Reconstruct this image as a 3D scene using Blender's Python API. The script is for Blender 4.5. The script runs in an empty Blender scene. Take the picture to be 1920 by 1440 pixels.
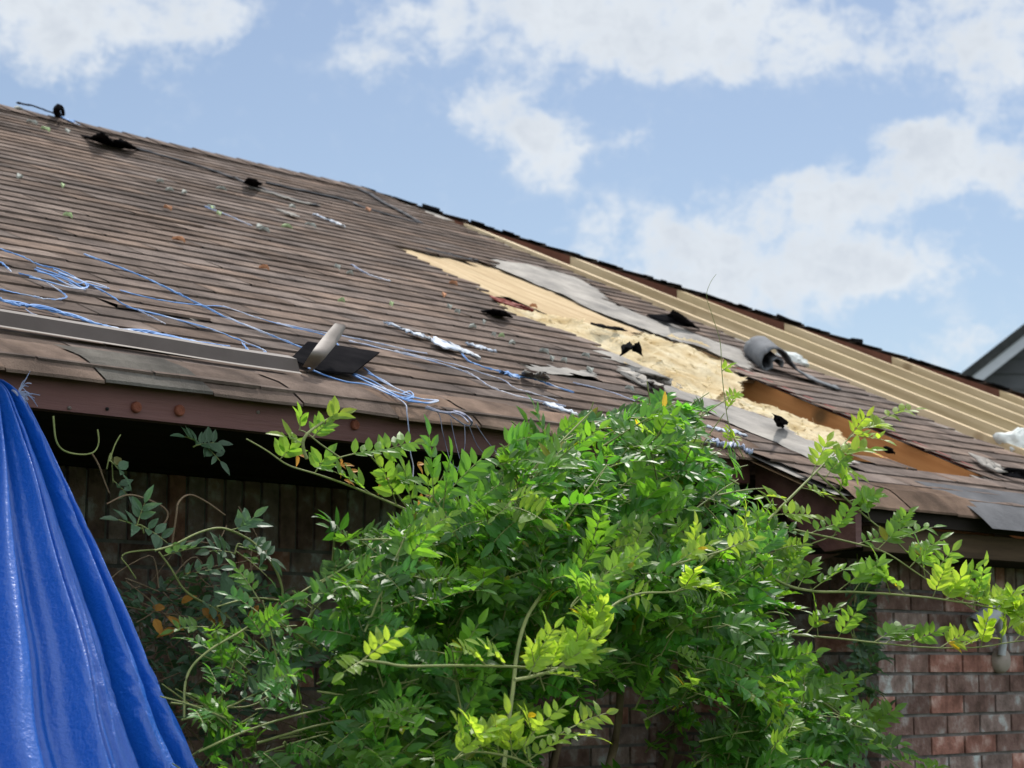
import bpy, math, random
from math import sin, cos, tan, radians, pi, atan, sqrt, exp, floor
from mathutils import Vector, noise
random.seed(7)
V = Vector
scene = bpy.context.scene
col = scene.collection
# ------------------------------------------------------------------ camera
FPX, HOR = 3840.0, 1255.0                    # focal length and eye level in photo pixels
PITCH = atan((HOR - 720) / FPX)
EYE = V((0, 0, 1.6))
cam_d = bpy.data.cameras.new("camera"); cam = bpy.data.objects.new("camera", cam_d); col.objects.link(cam)
cam_d.sensor_width = 36; cam_d.lens = 36 * FPX / 1920
cam_d.clip_start = 0.1; cam_d.clip_end = 2000
cam.location = EYE; cam.rotation_euler = (pi / 2 + PITCH, 0, 0)
cam_d.dof.use_dof = True; cam_d.dof.focus_distance = 4.9; cam_d.dof.aperture_fstop = 7.0
scene.camera = cam
# ------------------------------------------------------------------ light
SUN_EL, SUN_AZ = radians(56), radians(12)    # azimuth measured from +Y towards +X
sd = bpy.data.lights.new("sun", 'SUN'); sd.energy = 2.2; sd.angle = radians(2.5); sd.color = (1, .95, .88)
so = bpy.data.objects.new("sun", sd); col.objects.link(so)
sv = V((sin(SUN_AZ) * cos(SUN_EL), cos(SUN_AZ) * cos(SUN_EL), sin(SUN_EL)))
so.rotation_euler = sv.to_track_quat('Z', 'Y').to_euler(); so.location = (0, 0, 30)
scene.view_settings.view_transform = 'Standard'; scene.view_settings.look = 'None'
scene.view_settings.exposure = 0.93; scene.view_settings.gamma = 1.0

def ray(px, py):
    p = PITCH
    F = V((0, cos(p), sin(p))); U = V((0, -sin(p), cos(p)))
    return F + V((1, 0, 0)) * ((px - 960) / FPX) + U * ((720 - py) / FPX)

def make_world():
    w = bpy.data.worlds.new("World"); scene.world = w; w.use_nodes = True
    nt = w.node_tree; N = nt.nodes; L = nt.links
    N.clear()
    out = N.new('ShaderNodeOutputWorld'); bg = N.new('ShaderNodeBackground')
    L.new(bg.outputs[0], out.inputs[0])
    sky = N.new('ShaderNodeTexSky'); sky.sky_type = 'NISHITA'; sky.sun_disc = False
    sky.sun_elevation = SUN_EL; sky.sun_rotation = SUN_AZ
    sky.air_density = 1.0; sky.dust_density = 0.6; sky.ozone_density = 1.6
    bg.inputs[1].default_value = 0.13
    tc = N.new('ShaderNodeTexCoord')
    def math_(op, a, b=None, clamp=False):
        n = N.new('ShaderNodeMath'); n.operation = op; n.use_clamp = clamp
        for i, x in enumerate((a, b)):
            if x is None: continue
            if hasattr(x, 'links'): L.new(x, n.inputs[i])
            else: n.inputs[i].default_value = x
        return n.outputs[0]
    def vm(op, a, b):
        n = N.new('ShaderNodeVectorMath'); n.operation = op
        for i, x in enumerate((a, b)):
            if hasattr(x, 'links'): L.new(x, n.inputs[i])
            else: n.inputs[i].default_value = x
        return n
    d0 = tc.outputs['Generated']
    nz = N.new('ShaderNodeTexNoise'); nz.inputs['Scale'].default_value = 34; nz.inputs['Detail'].default_value = 5; nz.inputs['Roughness'].default_value = .6
    L.new(d0, nz.inputs['Vector'])
    wv = vm('SUBTRACT', nz.outputs['Color'], (.5, .5, .5)).outputs[0]
    wv2 = vm('MULTIPLY', wv, (.03, .03, .03)).outputs[0]
    d = vm('ADD', d0, wv2).outputs[0]
    # cloud banks: direction on the sky, angular half sizes, weight
    S = 3840.0
    blobs = [(130, 30, 330, 150, 1.3), (320, 10, 180, 90, .7), (90, 120, 90, 70, .5),
             (760, 20, 190, 80, .75), (1130, 40, 320, 130, 1.4), (1420, 60, 170, 105, .95), (720, 110, 130, 70, .5), (1250, 120, 200, 60, .7), (1700, 50, 260, 110, 1.0), (1880, 120, 110, 100, .75),
             (960, 205, 150, 80, 1.15), (1030, 290, 115, 70, 1.2), (1190, 262, 60, 32, .75),
             (1790, 310, 220, 95, 1.5), (1740, 255, 110, 45, .6), (1520, 375, 170, 70, 1.0), (1900, 330, 100, 80, .5), (1330, 410, 140, 65, .7), (1640, 380, 120, 50, .5),
             (1400, 510, 360, 125, 1.4), (1620, 490, 260, 80, .9), (1100, 440, 140, 85, .8), (1780, 640, 180, 70, .5),
             (60, 320, 260, 60, .15)]
    tot = None
    for bx, by, rx, ry, wt in blobs:
        dv = ray(bx, by).normalized()
        s = vm('SUBTRACT', d, tuple(dv)).outputs[0]
        s = vm('MULTIPLY', s, (S / rx, 0.0, S / ry)).outputs[0]
        ln = vm('LENGTH', s, (0, 0, 0)).outputs['Value']
        mr = N.new('ShaderNodeMapRange'); mr.interpolation_type = 'SMOOTHSTEP'
        L.new(ln, mr.inputs[0]); mr.inputs[1].default_value = 1.25; mr.inputs[2].default_value = 0.0
        mr.inputs[3].default_value = 0; mr.inputs[4].default_value = wt
        tot = mr.outputs[0] if tot is None else math_('ADD', tot, mr.outputs[0])
    # forward half only, elsewhere a plain field of clouds
    sep = N.new('ShaderNodeSeparateXYZ'); L.new(d0, sep.inputs[0])
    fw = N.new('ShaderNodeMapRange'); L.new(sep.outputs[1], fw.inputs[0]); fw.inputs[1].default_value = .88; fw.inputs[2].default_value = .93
    n1 = N.new('ShaderNodeTexNoise'); n1.inputs['Scale'].default_value = 22; n1.inputs['Detail'].default_value = 10; n1.inputs['Roughness'].default_value = .62
    mp = N.new('ShaderNodeMapping'); mp.inputs['Scale'].default_value = (1, 1, 1.7); L.new(d0, mp.inputs[0]); L.new(mp.outputs[0], n1.inputs['Vector'])
    n2 = N.new('ShaderNodeTexNoise'); n2.inputs['Scale'].default_value = 4; n2.inputs['Detail'].default_value = 5
    L.new(mp.outputs[0], n2.inputs['Vector'])
    far = math_('MULTIPLY', math_('SUBTRACT', n2.outputs['Fac'], .30), 4.5, True)
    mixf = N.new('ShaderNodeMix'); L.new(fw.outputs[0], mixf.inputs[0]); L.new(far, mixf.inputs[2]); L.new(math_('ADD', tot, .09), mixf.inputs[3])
    n4 = N.new('ShaderNodeTexNoise'); n4.inputs['Scale'].default_value = 75; n4.inputs['Detail'].default_value = 8; n4.inputs['Roughness'].default_value = .65; L.new(d, n4.inputs['Vector'])
    dens = math_('ADD', mixf.outputs[0], math_('ADD', math_('MULTIPLY', math_('SUBTRACT', n1.outputs['Fac'], .53), 3.4), math_('MULTIPLY', math_('SUBTRACT', n4.outputs['Fac'], .5), 2.3)))
    m = N.new('ShaderNodeMapRange'); m.interpolation_type = 'SMOOTHSTEP'; L.new(dens, m.inputs[0])
    m.inputs[1].default_value = 0.04; m.inputs[2].default_value = 1.4; m.inputs[4].default_value = .95
    mask = math_('MULTIPLY', m.outputs[0], math_('MINIMUM', math_('MULTIPLY', mixf.outputs[0], 2.2), 1.0))
    # cloud body: white with greyer thick parts
    n3 = N.new('ShaderNodeTexNoise'); n3.inputs['Scale'].default_value = 24; n3.inputs['Detail'].default_value = 6
    mp3 = N.new('ShaderNodeMapping'); mp3.inputs['Location'].default_value = (3.1, 1.7, .6); L.new(d0, mp3.inputs[0]); L.new(mp3.outputs[0], n3.inputs['Vector'])
    thick = N.new('ShaderNodeMapRange'); L.new(math_('ADD', dens, math_('MULTIPLY', math_('SUBTRACT', n3.outputs['Fac'], .5), 1.8)), thick.inputs[0])
    thick.inputs[1].default_value = .9; thick.inputs[2].default_value = 2.1
    cc = N.new('ShaderNodeMix'); cc.data_type = 'RGBA'; L.new(thick.outputs[0], cc.inputs[0])
    K = 1 / .13
    cc.inputs[6].default_value = (.425 * K, .45 * K, .475 * K, 1); cc.inputs[7].default_value = (.345 * K, .372 * K, .408 * K, 1)
    # the blue of the air itself, paler towards the horizon
    hs = N.new('ShaderNodeHueSaturation'); hs.inputs['Saturation'].default_value = SKY_SAT; hs.inputs['Value'].default_value = SKY_VAL
    L.new(sky.outputs[0], hs.inputs['Color'])
    mx = N.new('ShaderNodeMix'); mx.data_type = 'RGBA'
    # cloud overhead and behind, out of view, is brightened as added fill light
    fb = N.new('ShaderNodeMapRange'); L.new(sep.outputs[1], fb.inputs[0]); fb.inputs[1].default_value = .50; fb.inputs[2].default_value = .78; fb.inputs[3].default_value = FILL_CLOUD; fb.inputs[4].default_value = 1.0
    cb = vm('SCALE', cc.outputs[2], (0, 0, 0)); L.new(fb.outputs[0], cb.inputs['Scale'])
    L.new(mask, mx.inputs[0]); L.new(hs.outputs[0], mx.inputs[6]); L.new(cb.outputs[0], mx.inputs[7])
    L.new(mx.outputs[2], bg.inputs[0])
FILL_CLOUD = 2.8
SKY_SAT, SKY_VAL = 0.92, 0.415
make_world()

# ------------------------------------------------------------------ house axes: s along the eave, n up the slope in plan
AZ = radians(43.8); TH = radians(23.9); T = tan(TH)
D = V((sin(AZ), cos(AZ), 0)); NN = V((-cos(AZ), sin(AZ), 0))
def plane_hit(px, py, n0):                   # upright plane parallel to the eave
    r = ray(px, py); return EYE + r * ((n0 - EYE.dot(NN)) / r.dot(NN))
NW = (EYE + ray(1800, 1268) * 6.93).dot(NN)
N0 = NW - 0.02
ZL = plane_hit(560, 741, N0).z + .004
def W(s, n, z): return D * s + NN * (n + N0) + V((0, 0, z))
def WR(s, n, h=0.0): return W(s, n, ZL + T * n + h)
RN = (V((0, 0, 1)) - NN * T).normalized()    # roof normal
RU = (NN + V((0, 0, T))).normalized()        # up the slope
def onv(px, py, n):                          # point on an upright plane n metres behind the left eave edge
    return plane_hit(px, py, N0 + n)
def onr(px, py, h=0.0):                      # (s, n) where a sight line meets the roof plane raised by h
    r = ray(px, py); k = (ZL + h + T * (EYE.dot(NN) - N0) - EYE.z) / (r.z - T * r.dot(NN)); Q = EYE + r * k
    return Q.dot(D), Q.dot(NN) - N0
def wr(px, py, h=0.0): s, n = onr(px, py, h); return WR(s, n, h)
def topx(Q):                                 # photo pixel of a world point
    d = V(Q) - EYE; p = PITCH; z = d.y * cos(p) + d.z * sin(p)
    return 960 + FPX * d.x / z, 720 - FPX * (-d.y * sin(p) + d.z * cos(p)) / z
def inpoly(x, y, P):
    c = False; j = len(P) - 1
    for i in range(len(P)):
        if (P[i][1] > y) != (P[j][1] > y) and x < (P[j][0] - P[i][0]) * (y - P[i][1]) / (P[j][1] - P[i][1]) + P[i][0]: c = not c
        j = i
    return c
def nz(x, y, z=0.0, sc=1.0): return noise.noise(V((x * sc, y * sc, z)))
def fbm(x, y, z=0.0, sc=1.0, o=4): return noise.fractal(V((x * sc, y * sc, z)), .6, 2.0, o)

# ------------------------------------------------------------------ materials
def mat(name, c1, c2=None, scale=8.0, rough=.8, bump=0.0, bscale=None, stretch=None, spec=.3, attr=None, trans=0.0, tcol=None, c3=None, detail=6, metallic=0.0, coat=0.0, sheen=0.0, knots=False):
    m = bpy.data.materials.new(name); m.use_nodes = True
    nt = m.node_tree; N = nt.nodes; L = nt.links; N.clear()
    out = N.new('ShaderNodeOutputMaterial'); b = N.new('ShaderNodeBsdfPrincipled')
    b.inputs['Roughness'].default_value = rough; b.inputs['Specular IOR Level'].default_value = spec; b.inputs['Metallic'].default_value = metallic
    b.inputs['Coat Weight'].default_value = coat; b.inputs['Sheen Weight'].default_value = sheen
    tc = N.new('ShaderNodeTexCoord'); mp = N.new('ShaderNodeMapping'); L.new(tc.outputs['Object'], mp.inputs[0])
    if stretch:
        mp.inputs['Rotation'].default_value = stretch[0]; mp.inputs['Scale'].default_value = stretch[1]
        mp.vector_type = 'TEXTURE' if len(stretch) > 2 else 'POINT'
    def noise_(sc, det=detail, ro=.6):
        n = N.new('ShaderNodeTexNoise'); n.inputs['Scale'].default_value = sc; n.inputs['Detail'].default_value = det; n.inputs['Roughness'].default_value = ro
        L.new(mp.outputs[0], n.inputs['Vector']); return n
    cout = None
    if c2 is not None:
        n = noise_(scale); rp = N.new('ShaderNodeValToRGB'); L.new(n.outputs['Fac'], rp.inputs[0])
        e = rp.color_ramp.elements; e[0].position = .33; e[0].color = (*c1, 1); e[1].position = .60 if 'cord' in name else .68; e[1].color = (*c2, 1)
        if c3: k = e.new(.52); k.color = (*c3, 1)
        cout = rp.outputs[0]
    if knots:
        vo = N.new('ShaderNodeTexVoronoi'); vo.inputs['Scale'].default_value = 3.1; L.new(tc.outputs['Object'], vo.inputs['Vector'])
        kr = N.new('ShaderNodeMapRange'); L.new(vo.outputs['Distance'], kr.inputs[0]); kr.inputs[1].default_value = .05; kr.inputs[2].default_value = .15; kr.inputs[3].default_value = 1; kr.inputs[4].default_value = 0
        mk = N.new('ShaderNodeMix'); mk.data_type = 'RGBA'; L.new(kr.outputs[0], mk.inputs[0]); L.new(cout, mk.inputs[6]); mk.inputs[7].default_value = (.17, .085, .03, 1); cout = mk.outputs[2]
    if attr:
        a = N.new('ShaderNodeAttribute'); a.attribute_name = attr
        mx = N.new('ShaderNodeMix'); mx.data_type = 'RGBA'; mx.blend_type = 'MULTIPLY'; mx.inputs[0].default_value = 1
        if cout: L.new(cout, mx.inputs[6])
        else: mx.inputs[6].default_value = (*c1, 1)
        L.new(a.outputs['Color'], mx.inputs[7]); cout = mx.outputs[2]
    if cout: L.new(cout, b.inputs['Base Color'])
    else: b.inputs['Base Color'].default_value = (*c1, 1)
    if bump:
        n = noise_(bscale or scale * 4, 8, .65); bp = N.new('ShaderNodeBump'); bp.inputs['Strength'].default_value = bump; bp.inputs['Distance'].default_value = .01
        L.new(n.outputs['Fac'], bp.inputs['Height']); L.new(bp.outputs[0], b.inputs['Normal'])
    if trans:
        t = N.new('ShaderNodeBsdfTranslucent'); ms = N.new('ShaderNodeMixShader'); ms.inputs[0].default_value = trans
        if tcol is not None:
            if attr:
                mx2 = N.new('ShaderNodeMix'); mx2.data_type = 'RGBA'; mx2.blend_type = 'MULTIPLY'; mx2.inputs[0].default_value = 1
                mx2.inputs[6].default_value = (*tcol, 1); L.new(a.outputs['Color'], mx2.inputs[7]); L.new(mx2.outputs[2], t.inputs[0])
            else: t.inputs[0].default_value = (*tcol, 1)
        elif cout: L.new(cout, t.inputs[0])
        else: t.inputs[0].default_value = (*c1, 1)
        L.new(b.outputs[0], ms.inputs[1]); L.new(t.outputs[0], ms.inputs[2]); L.new(ms.outputs[0], out.inputs[0])
    else: L.new(b.outputs[0], out.inputs[0])
    return m
def grain(axis):                                              # noise stretched along the eave ('s') or up the slope ('n')
    if axis == 's': return ((0, 0, pi / 2 - AZ), (1.1, .07, .07), 1)
    return ((0, -TH, pi - AZ), (.9, .07, .07), 1)
M = {}
M['shingle'] = mat('asphalt shingle', (.098, .075, .063), (.255, .195, .16), 7, .97, .8, 240, attr='tint', spec=.06, c3=(.176, .134, .111), detail=10)
M['felt'] = mat('grey roofing felt', (.15, .14, .128), (.36, .33, .29), 5, .85, .3, 90, spec=.2)
M['blackfelt'] = mat('black felt', (.008, .008, .009), (.018, .017, .018), 8, 1.0, .3, 80, spec=0.0)
M['feltblue'] = mat('blue grey felt', (.085, .09, .098), (.15, .158, .168), 6, .8, .2, 90, spec=.2)
M['darkfelt'] = mat('dark worn felt', (.045, .045, .05), (.12, .12, .125), 5, .9, .3, 90, spec=.1)
M['deck'] = mat('weathered plywood', (.22, .13, .07), (.36, .24, .13), 6, .85, .3, 60, spec=.15)
M['rafter'] = mat('new sawn pine', (.44, .33, .19), (.68, .54, .35), 1.1, .75, .25, 2.0, grain('n'), spec=.2, knots=True, attr='tint')
M['oldrafter'] = mat('orange aged pine', (.40, .16, .05), (.58, .27, .095), 1.1, .75, .25, 2.0, grain('n'), spec=.2, knots=True)
M['hipwood'] = mat('red brown old timber', (.085, .034, .022), (.16, .065, .04), 6, .8, .3, 40, spec=.15)
M['insul'] = mat('yellow fibreglass facing', (.37, .265, .155), (.58, .455, .295), 1.4, 1.0, .8, 3.0, grain('n'), spec=.05, c3=(.47, .355, .215))
M['fluff'] = mat('torn yellow fibreglass', (.56, .41, .21), (.84, .74, .53), 7, 1.0, 1.0, 75, spec=.02, trans=.2, tcol=(.95, .85, .6), c3=(.74, .61, .39), detail=9, attr='tint')
M['fascia'] = mat('dark red painted timber', (.085, .032, .03), (.145, .062, .054), 1.0, .6, .5, 2.2, grain('s'), spec=.35)
M['oldwood'] = mat('weathered grey brown timber', (.035, .025, .02), (.15, .10, .065), 1.0, .9, .5, 2.0, grain('s'), spec=.1)
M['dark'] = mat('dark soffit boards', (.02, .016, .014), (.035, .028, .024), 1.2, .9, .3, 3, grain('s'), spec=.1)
M['brick'] = mat('worn brick', (.135, .083, .068), (.46, .42, .395), 13, .92, .9, 70, attr='tint', spec=.12, c3=(.27, .168, .143), detail=9)
M['mortar'] = mat('mortar', (.10, .094, .088), (.22, .205, .19), 14, .95, .5, 120, spec=.1)
M['metal'] = mat('brown painted metal', (.078, .060, .051), (.10, .08, .069), 7, .6, .05, 40, spec=.25)
M['metalin'] = mat('bare beige metal', (.17, .145, .125), (.25, .215, .19), 14, .6, .05, 40, spec=.25)
M['cord'] = mat('blue tarp cord', (.10, .25, .58), (.55, .60, .72), 7, .6, 0, None, spec=.2, c3=(.20, .37, .68), trans=.2)
M['palecord'] = mat('faded tarp cord', (.22, .32, .54), (.58, .58, .64), 9, .55, 0, None, spec=.3, trans=.2)
M['shred'] = mat('faded tarp cloth', (.30, .38, .52), (.66, .67, .68), 18, .6, .3, 60, spec=.3, trans=.2)
M['darkcord'] = mat('dark blue grey cord', (.07, .08, .13), (.26, .27, .36), 30, .6, 0, None, spec=.2)
M['bolt'] = mat('rusty bolt', (.16, .05, .03), (.25, .085, .05), 40, .8, .4, 200, spec=.2)
M['leaf'] = mat('mature leaf', (.075, .175, .032), rough=.45, spec=.4, attr='tint', trans=.42, tcol=(.26, .62, .04))
M['young'] = mat('young leaf', (.24, .36, .045), rough=.45, spec=.35, attr='tint', trans=.50, tcol=(.72, .98, .07))
M['wilt'] = mat('wilted leaf', (.55, .26, .05), rough=.6, spec=.2, attr='tint', trans=.35, tcol=(.8, .38, .07))
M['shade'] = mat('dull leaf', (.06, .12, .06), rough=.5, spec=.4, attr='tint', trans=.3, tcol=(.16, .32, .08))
M['stem'] = mat('green stem', (.16, .20, .06), (.28, .30, .11), 20, .6, .2, 80, spec=.3)
M['brownstem'] = mat('brown twining stem', (.13, .085, .05), (.22, .16, .10), 20, .75, .3, 80, spec=.2)
M['lamp'] = mat('grey painted aluminium', (.42, .44, .47), (.50, .52, .55), 8, .45, .05, 60, spec=.5)
M['lampbase'] = mat('beige lamp base', (.30, .25, .21), (.36, .30, .26), 8, .6, .05, 60, spec=.3)
M['black'] = mat('black opening', (.01, .01, .01), rough=.7)
M['siding'] = mat('dark grey siding', (.085, .088, .095), (.11, .113, .12), 4, .8, .1, 30, spec=.2)
M['trim'] = mat('pale grey trim', (.40, .42, .45), (.46, .48, .51), 4, .6, .05, 30, spec=.3)
M['nroof'] = mat('dark neighbour shingle', (.03, .032, .032), (.06, .062, .06), 9, .95, .4, 160, spec=.1)
M['grass'] = mat('lawn', (.025, .045, .012), (.05, .075, .02), 3, .95, .6, 40, spec=.1)
M['whitefluff'] = mat('white insulation', (.78, .80, .76), (.92, .94, .90), 12, 1.0, .8, 60, spec=.02, trans=.2)

def tarp_mat():
    m = bpy.data.materials.new('blue woven tarp'); m.use_nodes = True
    nt = m.node_tree; N = nt.nodes; L = nt.links
    b = N['Principled BSDF']; out = N['Material Output']
    b.inputs['Base Color'].default_value = (.004, .098, .46, 1); b.inputs['Roughness'].default_value = .38; b.inputs['Specular IOR Level'].default_value = .7; b.inputs['Coat Weight'].default_value = .08; b.inputs['Coat Roughness'].default_value = .25
    tc = N.new('ShaderNodeTexCoord')
    n = N.new('ShaderNodeTexNoise'); n.inputs['Scale'].default_value = 150; n.inputs['Detail'].default_value = 4; L.new(tc.outputs['Object'], n.inputs['Vector'])
    n2 = N.new('ShaderNodeTexNoise'); n2.inputs['Scale'].default_value = 38; n2.inputs['Detail'].default_value = 5; n2.inputs['Distortion'].default_value = .8; L.new(tc.outputs['Object'], n2.inputs['Vector'])
    mx = N.new('ShaderNodeMath'); mx.operation = 'MULTIPLY_ADD'; L.new(n2.outputs['Fac'], mx.inputs[0]); mx.inputs[1].default_value = 1.6; L.new(n.outputs['Fac'], mx.inputs[2])
    bp = N.new('ShaderNodeBump'); bp.inputs['Strength'].default_value = .35; bp.inputs['Distance'].default_value = .005
    L.new(mx.outputs[0], bp.inputs['Height']); L.new(bp.outputs[0], b.inputs['Normal'])
    t = N.new('ShaderNodeBsdfTranslucent'); t.inputs[0].default_value = (.01, .26, .85, 1)
    ms = N.new('ShaderNodeMixShader'); ms.inputs[0].default_value = .14
    L.new(b.outputs[0], ms.inputs[1]); L.new(t.outputs[0], ms.inputs[2]); L.new(ms.outputs[0], out.inputs[0])
    return m
M['tarp'] = tarp_mat()

# ------------------------------------------------------------------ mesh helpers
ORG = {}
class MB:
    def __init__(self): self.v = []; self.f = []; self.c = []; self.tint = (1, 1, 1)
    def face(self, pts):
        i = len(self.v); self.v += [V(p) for p in pts]; self.f.append(tuple(range(i, i + len(pts)))); self.c.append(self.tint)
    def grid(self, rows, close=False):
        i0 = len(self.v); w = len(rows[0])
        for r in rows: self.v += [V(p) for p in r]
        for a in range(len(rows) - 1):
            for b in range(w if close else w - 1):
                c = (b + 1) % w
                self.f.append((i0 + a * w + b, i0 + a * w + c, i0 + (a + 1) * w + c, i0 + (a + 1) * w + b)); self.c.append(self.tint)
    def hexa(self, p):                                       # 8 corners: bottom ring 0-3, top ring 4-7
        i = len(self.v); self.v += [V(q) for q in p]
        for q in ((3, 2, 1, 0), (4, 5, 6, 7), (0, 1, 5, 4), (1, 2, 6, 5), (2, 3, 7, 6), (3, 0, 4, 7)):
            self.f.append(tuple(i + k for k in q)); self.c.append(self.tint)
    def box(self, s0, s1, n0, n1, z0, z1):                   # upright box in house axes
        self.hexa([W(s0, n0, z0), W(s1, n0, z0), W(s1, n1, z0), W(s0, n1, z0), W(s0, n0, z1), W(s1, n0, z1), W(s1, n1, z1), W(s0, n1, z1)])
    def prism(self, pts, ext):                               # polygon pushed along a vector
        i = len(self.v); k = len(pts); self.v += [V(p) for p in pts] + [V(p) + ext for p in pts]
        self.f.append(tuple(i + q for q in reversed(range(k)))); self.f.append(tuple(i + k + q for q in range(k))); self.c += [self.tint] * 2
        for q in range(k):
            r = (q + 1) % k; self.f.append((i + q, i + r, i + k + r, i + k + q)); self.c.append(self.tint)
    def tube(self, pts, r0, r1=None, sides=6, flat=None):
        r1 = r0 if r1 is None else r1; pts = [V(p) for p in pts]; rows = []
        up = V((.13, .21, .97))
        for i, p in enumerate(pts):
            t = (pts[min(i + 1, len(pts) - 1)] - pts[max(i - 1, 0)]); t = t.normalized() if t.length > 1e-9 else V((0, 0, 1))
            a = t.cross(flat if flat is not None else up)
            if a.length < 1e-4: a = t.cross(V((1, 0, 0)))
            a.normalize(); b = a.cross(t).normalized(); r = r0 + (r1 - r0) * i / max(1, len(pts) - 1)
            ry = r * (.3 if flat is not None else 1)
            rows.append([p + a * (cos(2 * pi * k / sides) * r) + b * (sin(2 * pi * k / sides) * ry) for k in range(sides)])
        self.grid(rows, True)
        for rr in (rows[0][::-1], rows[-1]): self.face(rr)
    def build(self, name, m, parent=None, smooth=False):
        me = bpy.data.meshes.new(name)
        if parent is None:
            xs = [p.x for p in self.v]; ys = [p.y for p in self.v]; zs = [p.z for p in self.v]
            o0 = V(((min(xs) + max(xs)) / 2, (min(ys) + max(ys)) / 2, min(zs)))
        else: o0 = ORG[parent.name]
        me.from_pydata([p - o0 for p in self.v], [], self.f)
        me.materials.append(m)
        at = me.color_attributes.new('tint', 'FLOAT_COLOR', 'CORNER'); buf = []
        for f, c in zip(self.f, self.c): buf += [c[0], c[1], c[2], 1.0] * len(f)
        at.data.foreach_set('color', buf)
        if smooth: me.polygons.foreach_set('use_smooth', [True] * len(self.f))
        me.update()
        o = bpy.data.objects.new(name, me); col.objects.link(o)
        if parent is None: o.location = o0
        else: o.parent = parent
        ORG[o.name] = o0
        return o
def tag(o, label=None, cat=None, group=None, kind=None):
    if label: o['label'] = label
    if cat: o['category'] = cat
    if group: o['group'] = group
    if kind: o['kind'] = kind
    return o
def empty(name, loc, label, cat, group=None):
    o = bpy.data.objects.new(name, None); col.objects.link(o); o.location = loc; o.empty_display_size = .2
    ORG[o.name] = V(loc); return tag(o, label, cat, group)
def curve(P, k=8):                                           # Catmull-Rom through the points
    P = [V(p) for p in P]; out = []
    if len(P) < 3:
        return [P[0].lerp(P[-1], i / k) for i in range(k + 1)]
    for i in range(len(P) - 1):
        p0 = P[max(i - 1, 0)]; p1 = P[i]; p2 = P[i + 1]; p3 = P[min(i + 2, len(P) - 1)]
        for j in range(k):
            t = j / k
            out.append(.5 * ((2 * p1) + (p2 - p0) * t + (2 * p0 - 5 * p1 + 4 * p2 - p3) * t * t + (3 * p1 - p0 - 3 * p2 + p3) * t ** 3))
    out.append(P[-1]); return out

# ------------------------------------------------------------------ ground
g = MB(); g.face([(-400, -100, 0), (400, -100, 0), (400, 900, 0), (-400, 900, 0)])
tag(g.build('lawn', M['grass']), 'green lawn in front of the damaged brick house', 'ground', kind='structure')

# ------------------------------------------------------------------ the house
S_LEFT, S_RIGHT = -2.2, 11.8                 # ends of the front eave
RIDGE_N = 4.28
HIPC = 11.55                                 # hip line: n = HIPC - s
S_STEP = 4.93                                # where the lower right eave begins
N_STEP = -.34
R1 = 7.62
house = empty('brick_house', W(5, 2, 0), 'single storey brick house with storm damaged brown shingle roof', 'house')
HX = house

STRIP = [(745, 462), (827, 480), (893, 488), (933, 502), (973, 520), (1040, 547), (1083, 567), (1180, 608), (1254, 633), (1313, 651), (1378, 680),
         (1384, 699), (1527, 755), (1634, 802), (1745, 848), (1875, 905), (1716, 882), (1640, 850), (1600, 868), (1560, 850), (1531, 833), (1497, 822), (1463, 797), (1399, 770), (1284, 735), (1259, 716), (1218, 694),
         (1178, 678), (1124, 654), (1105, 640), (1053, 618), (999, 602), (945, 583), (920, 556), (893, 533), (827, 507), (800, 493)]
STRIP_SN = [onr(*p) for p in STRIP]
FELT = [[(893, 484), (933, 489), (973, 497), (1040, 507), (1073, 517), (1113, 540), (1155, 573), (1200, 590), (1240, 600), (1300, 625), (1390, 660), (1412, 690), (1400, 700), (1378, 682), (1313, 655), (1180, 612), (1083, 571), (973, 524)],
        [(1156, 694), (1183, 690), (1259, 706), (1290, 735), (1400, 775), (1470, 800), (1540, 838), (1610, 872), (1560, 880), (1490, 850), (1430, 822), (1380, 800), (1330, 775), (1281, 752), (1251, 740), (1191, 713)],
        [(990, 689), (1060, 692), (1118, 704), (1122, 714), (1060, 706), (985, 696)],
        [(1210, 664), (1260, 712), (1180, 690), (1120, 668), (1100, 650)]]
FELT_SN = [[onr(*p) for p in P] for P in FELT]
def deck_edge(n): return 7.36 - .10 * max(0, (1.6 - n) / 1.6) + .05 * nz(n, 3.3, 0, 2.3) + .03 * nz(n, 1.3, 0, 9)
def has_deck(s, n):
    if n > RIDGE_N or n > HIPC - s: return False
    if s > deck_edge(n) and s < 10.3 and n > -.2 and n < HIPC - s and not (n > 3.9 and s < 7.5): return False
    if inpoly(s, n, STRIP_SN): return False
    return True
def has_shingle(s, n):
    if not has_deck(s, n): return False
    for P in FELT_SN:
        if inpoly(s + .03 * nz(s, n, 0, 7), n + .03 * nz(n, s, 0, 7), P): return False
    if s > deck_edge(n) - .05 - .1 * max(0, nz(s * .2, n, 5, 3.0)): return s > 10.3
    return True
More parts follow.
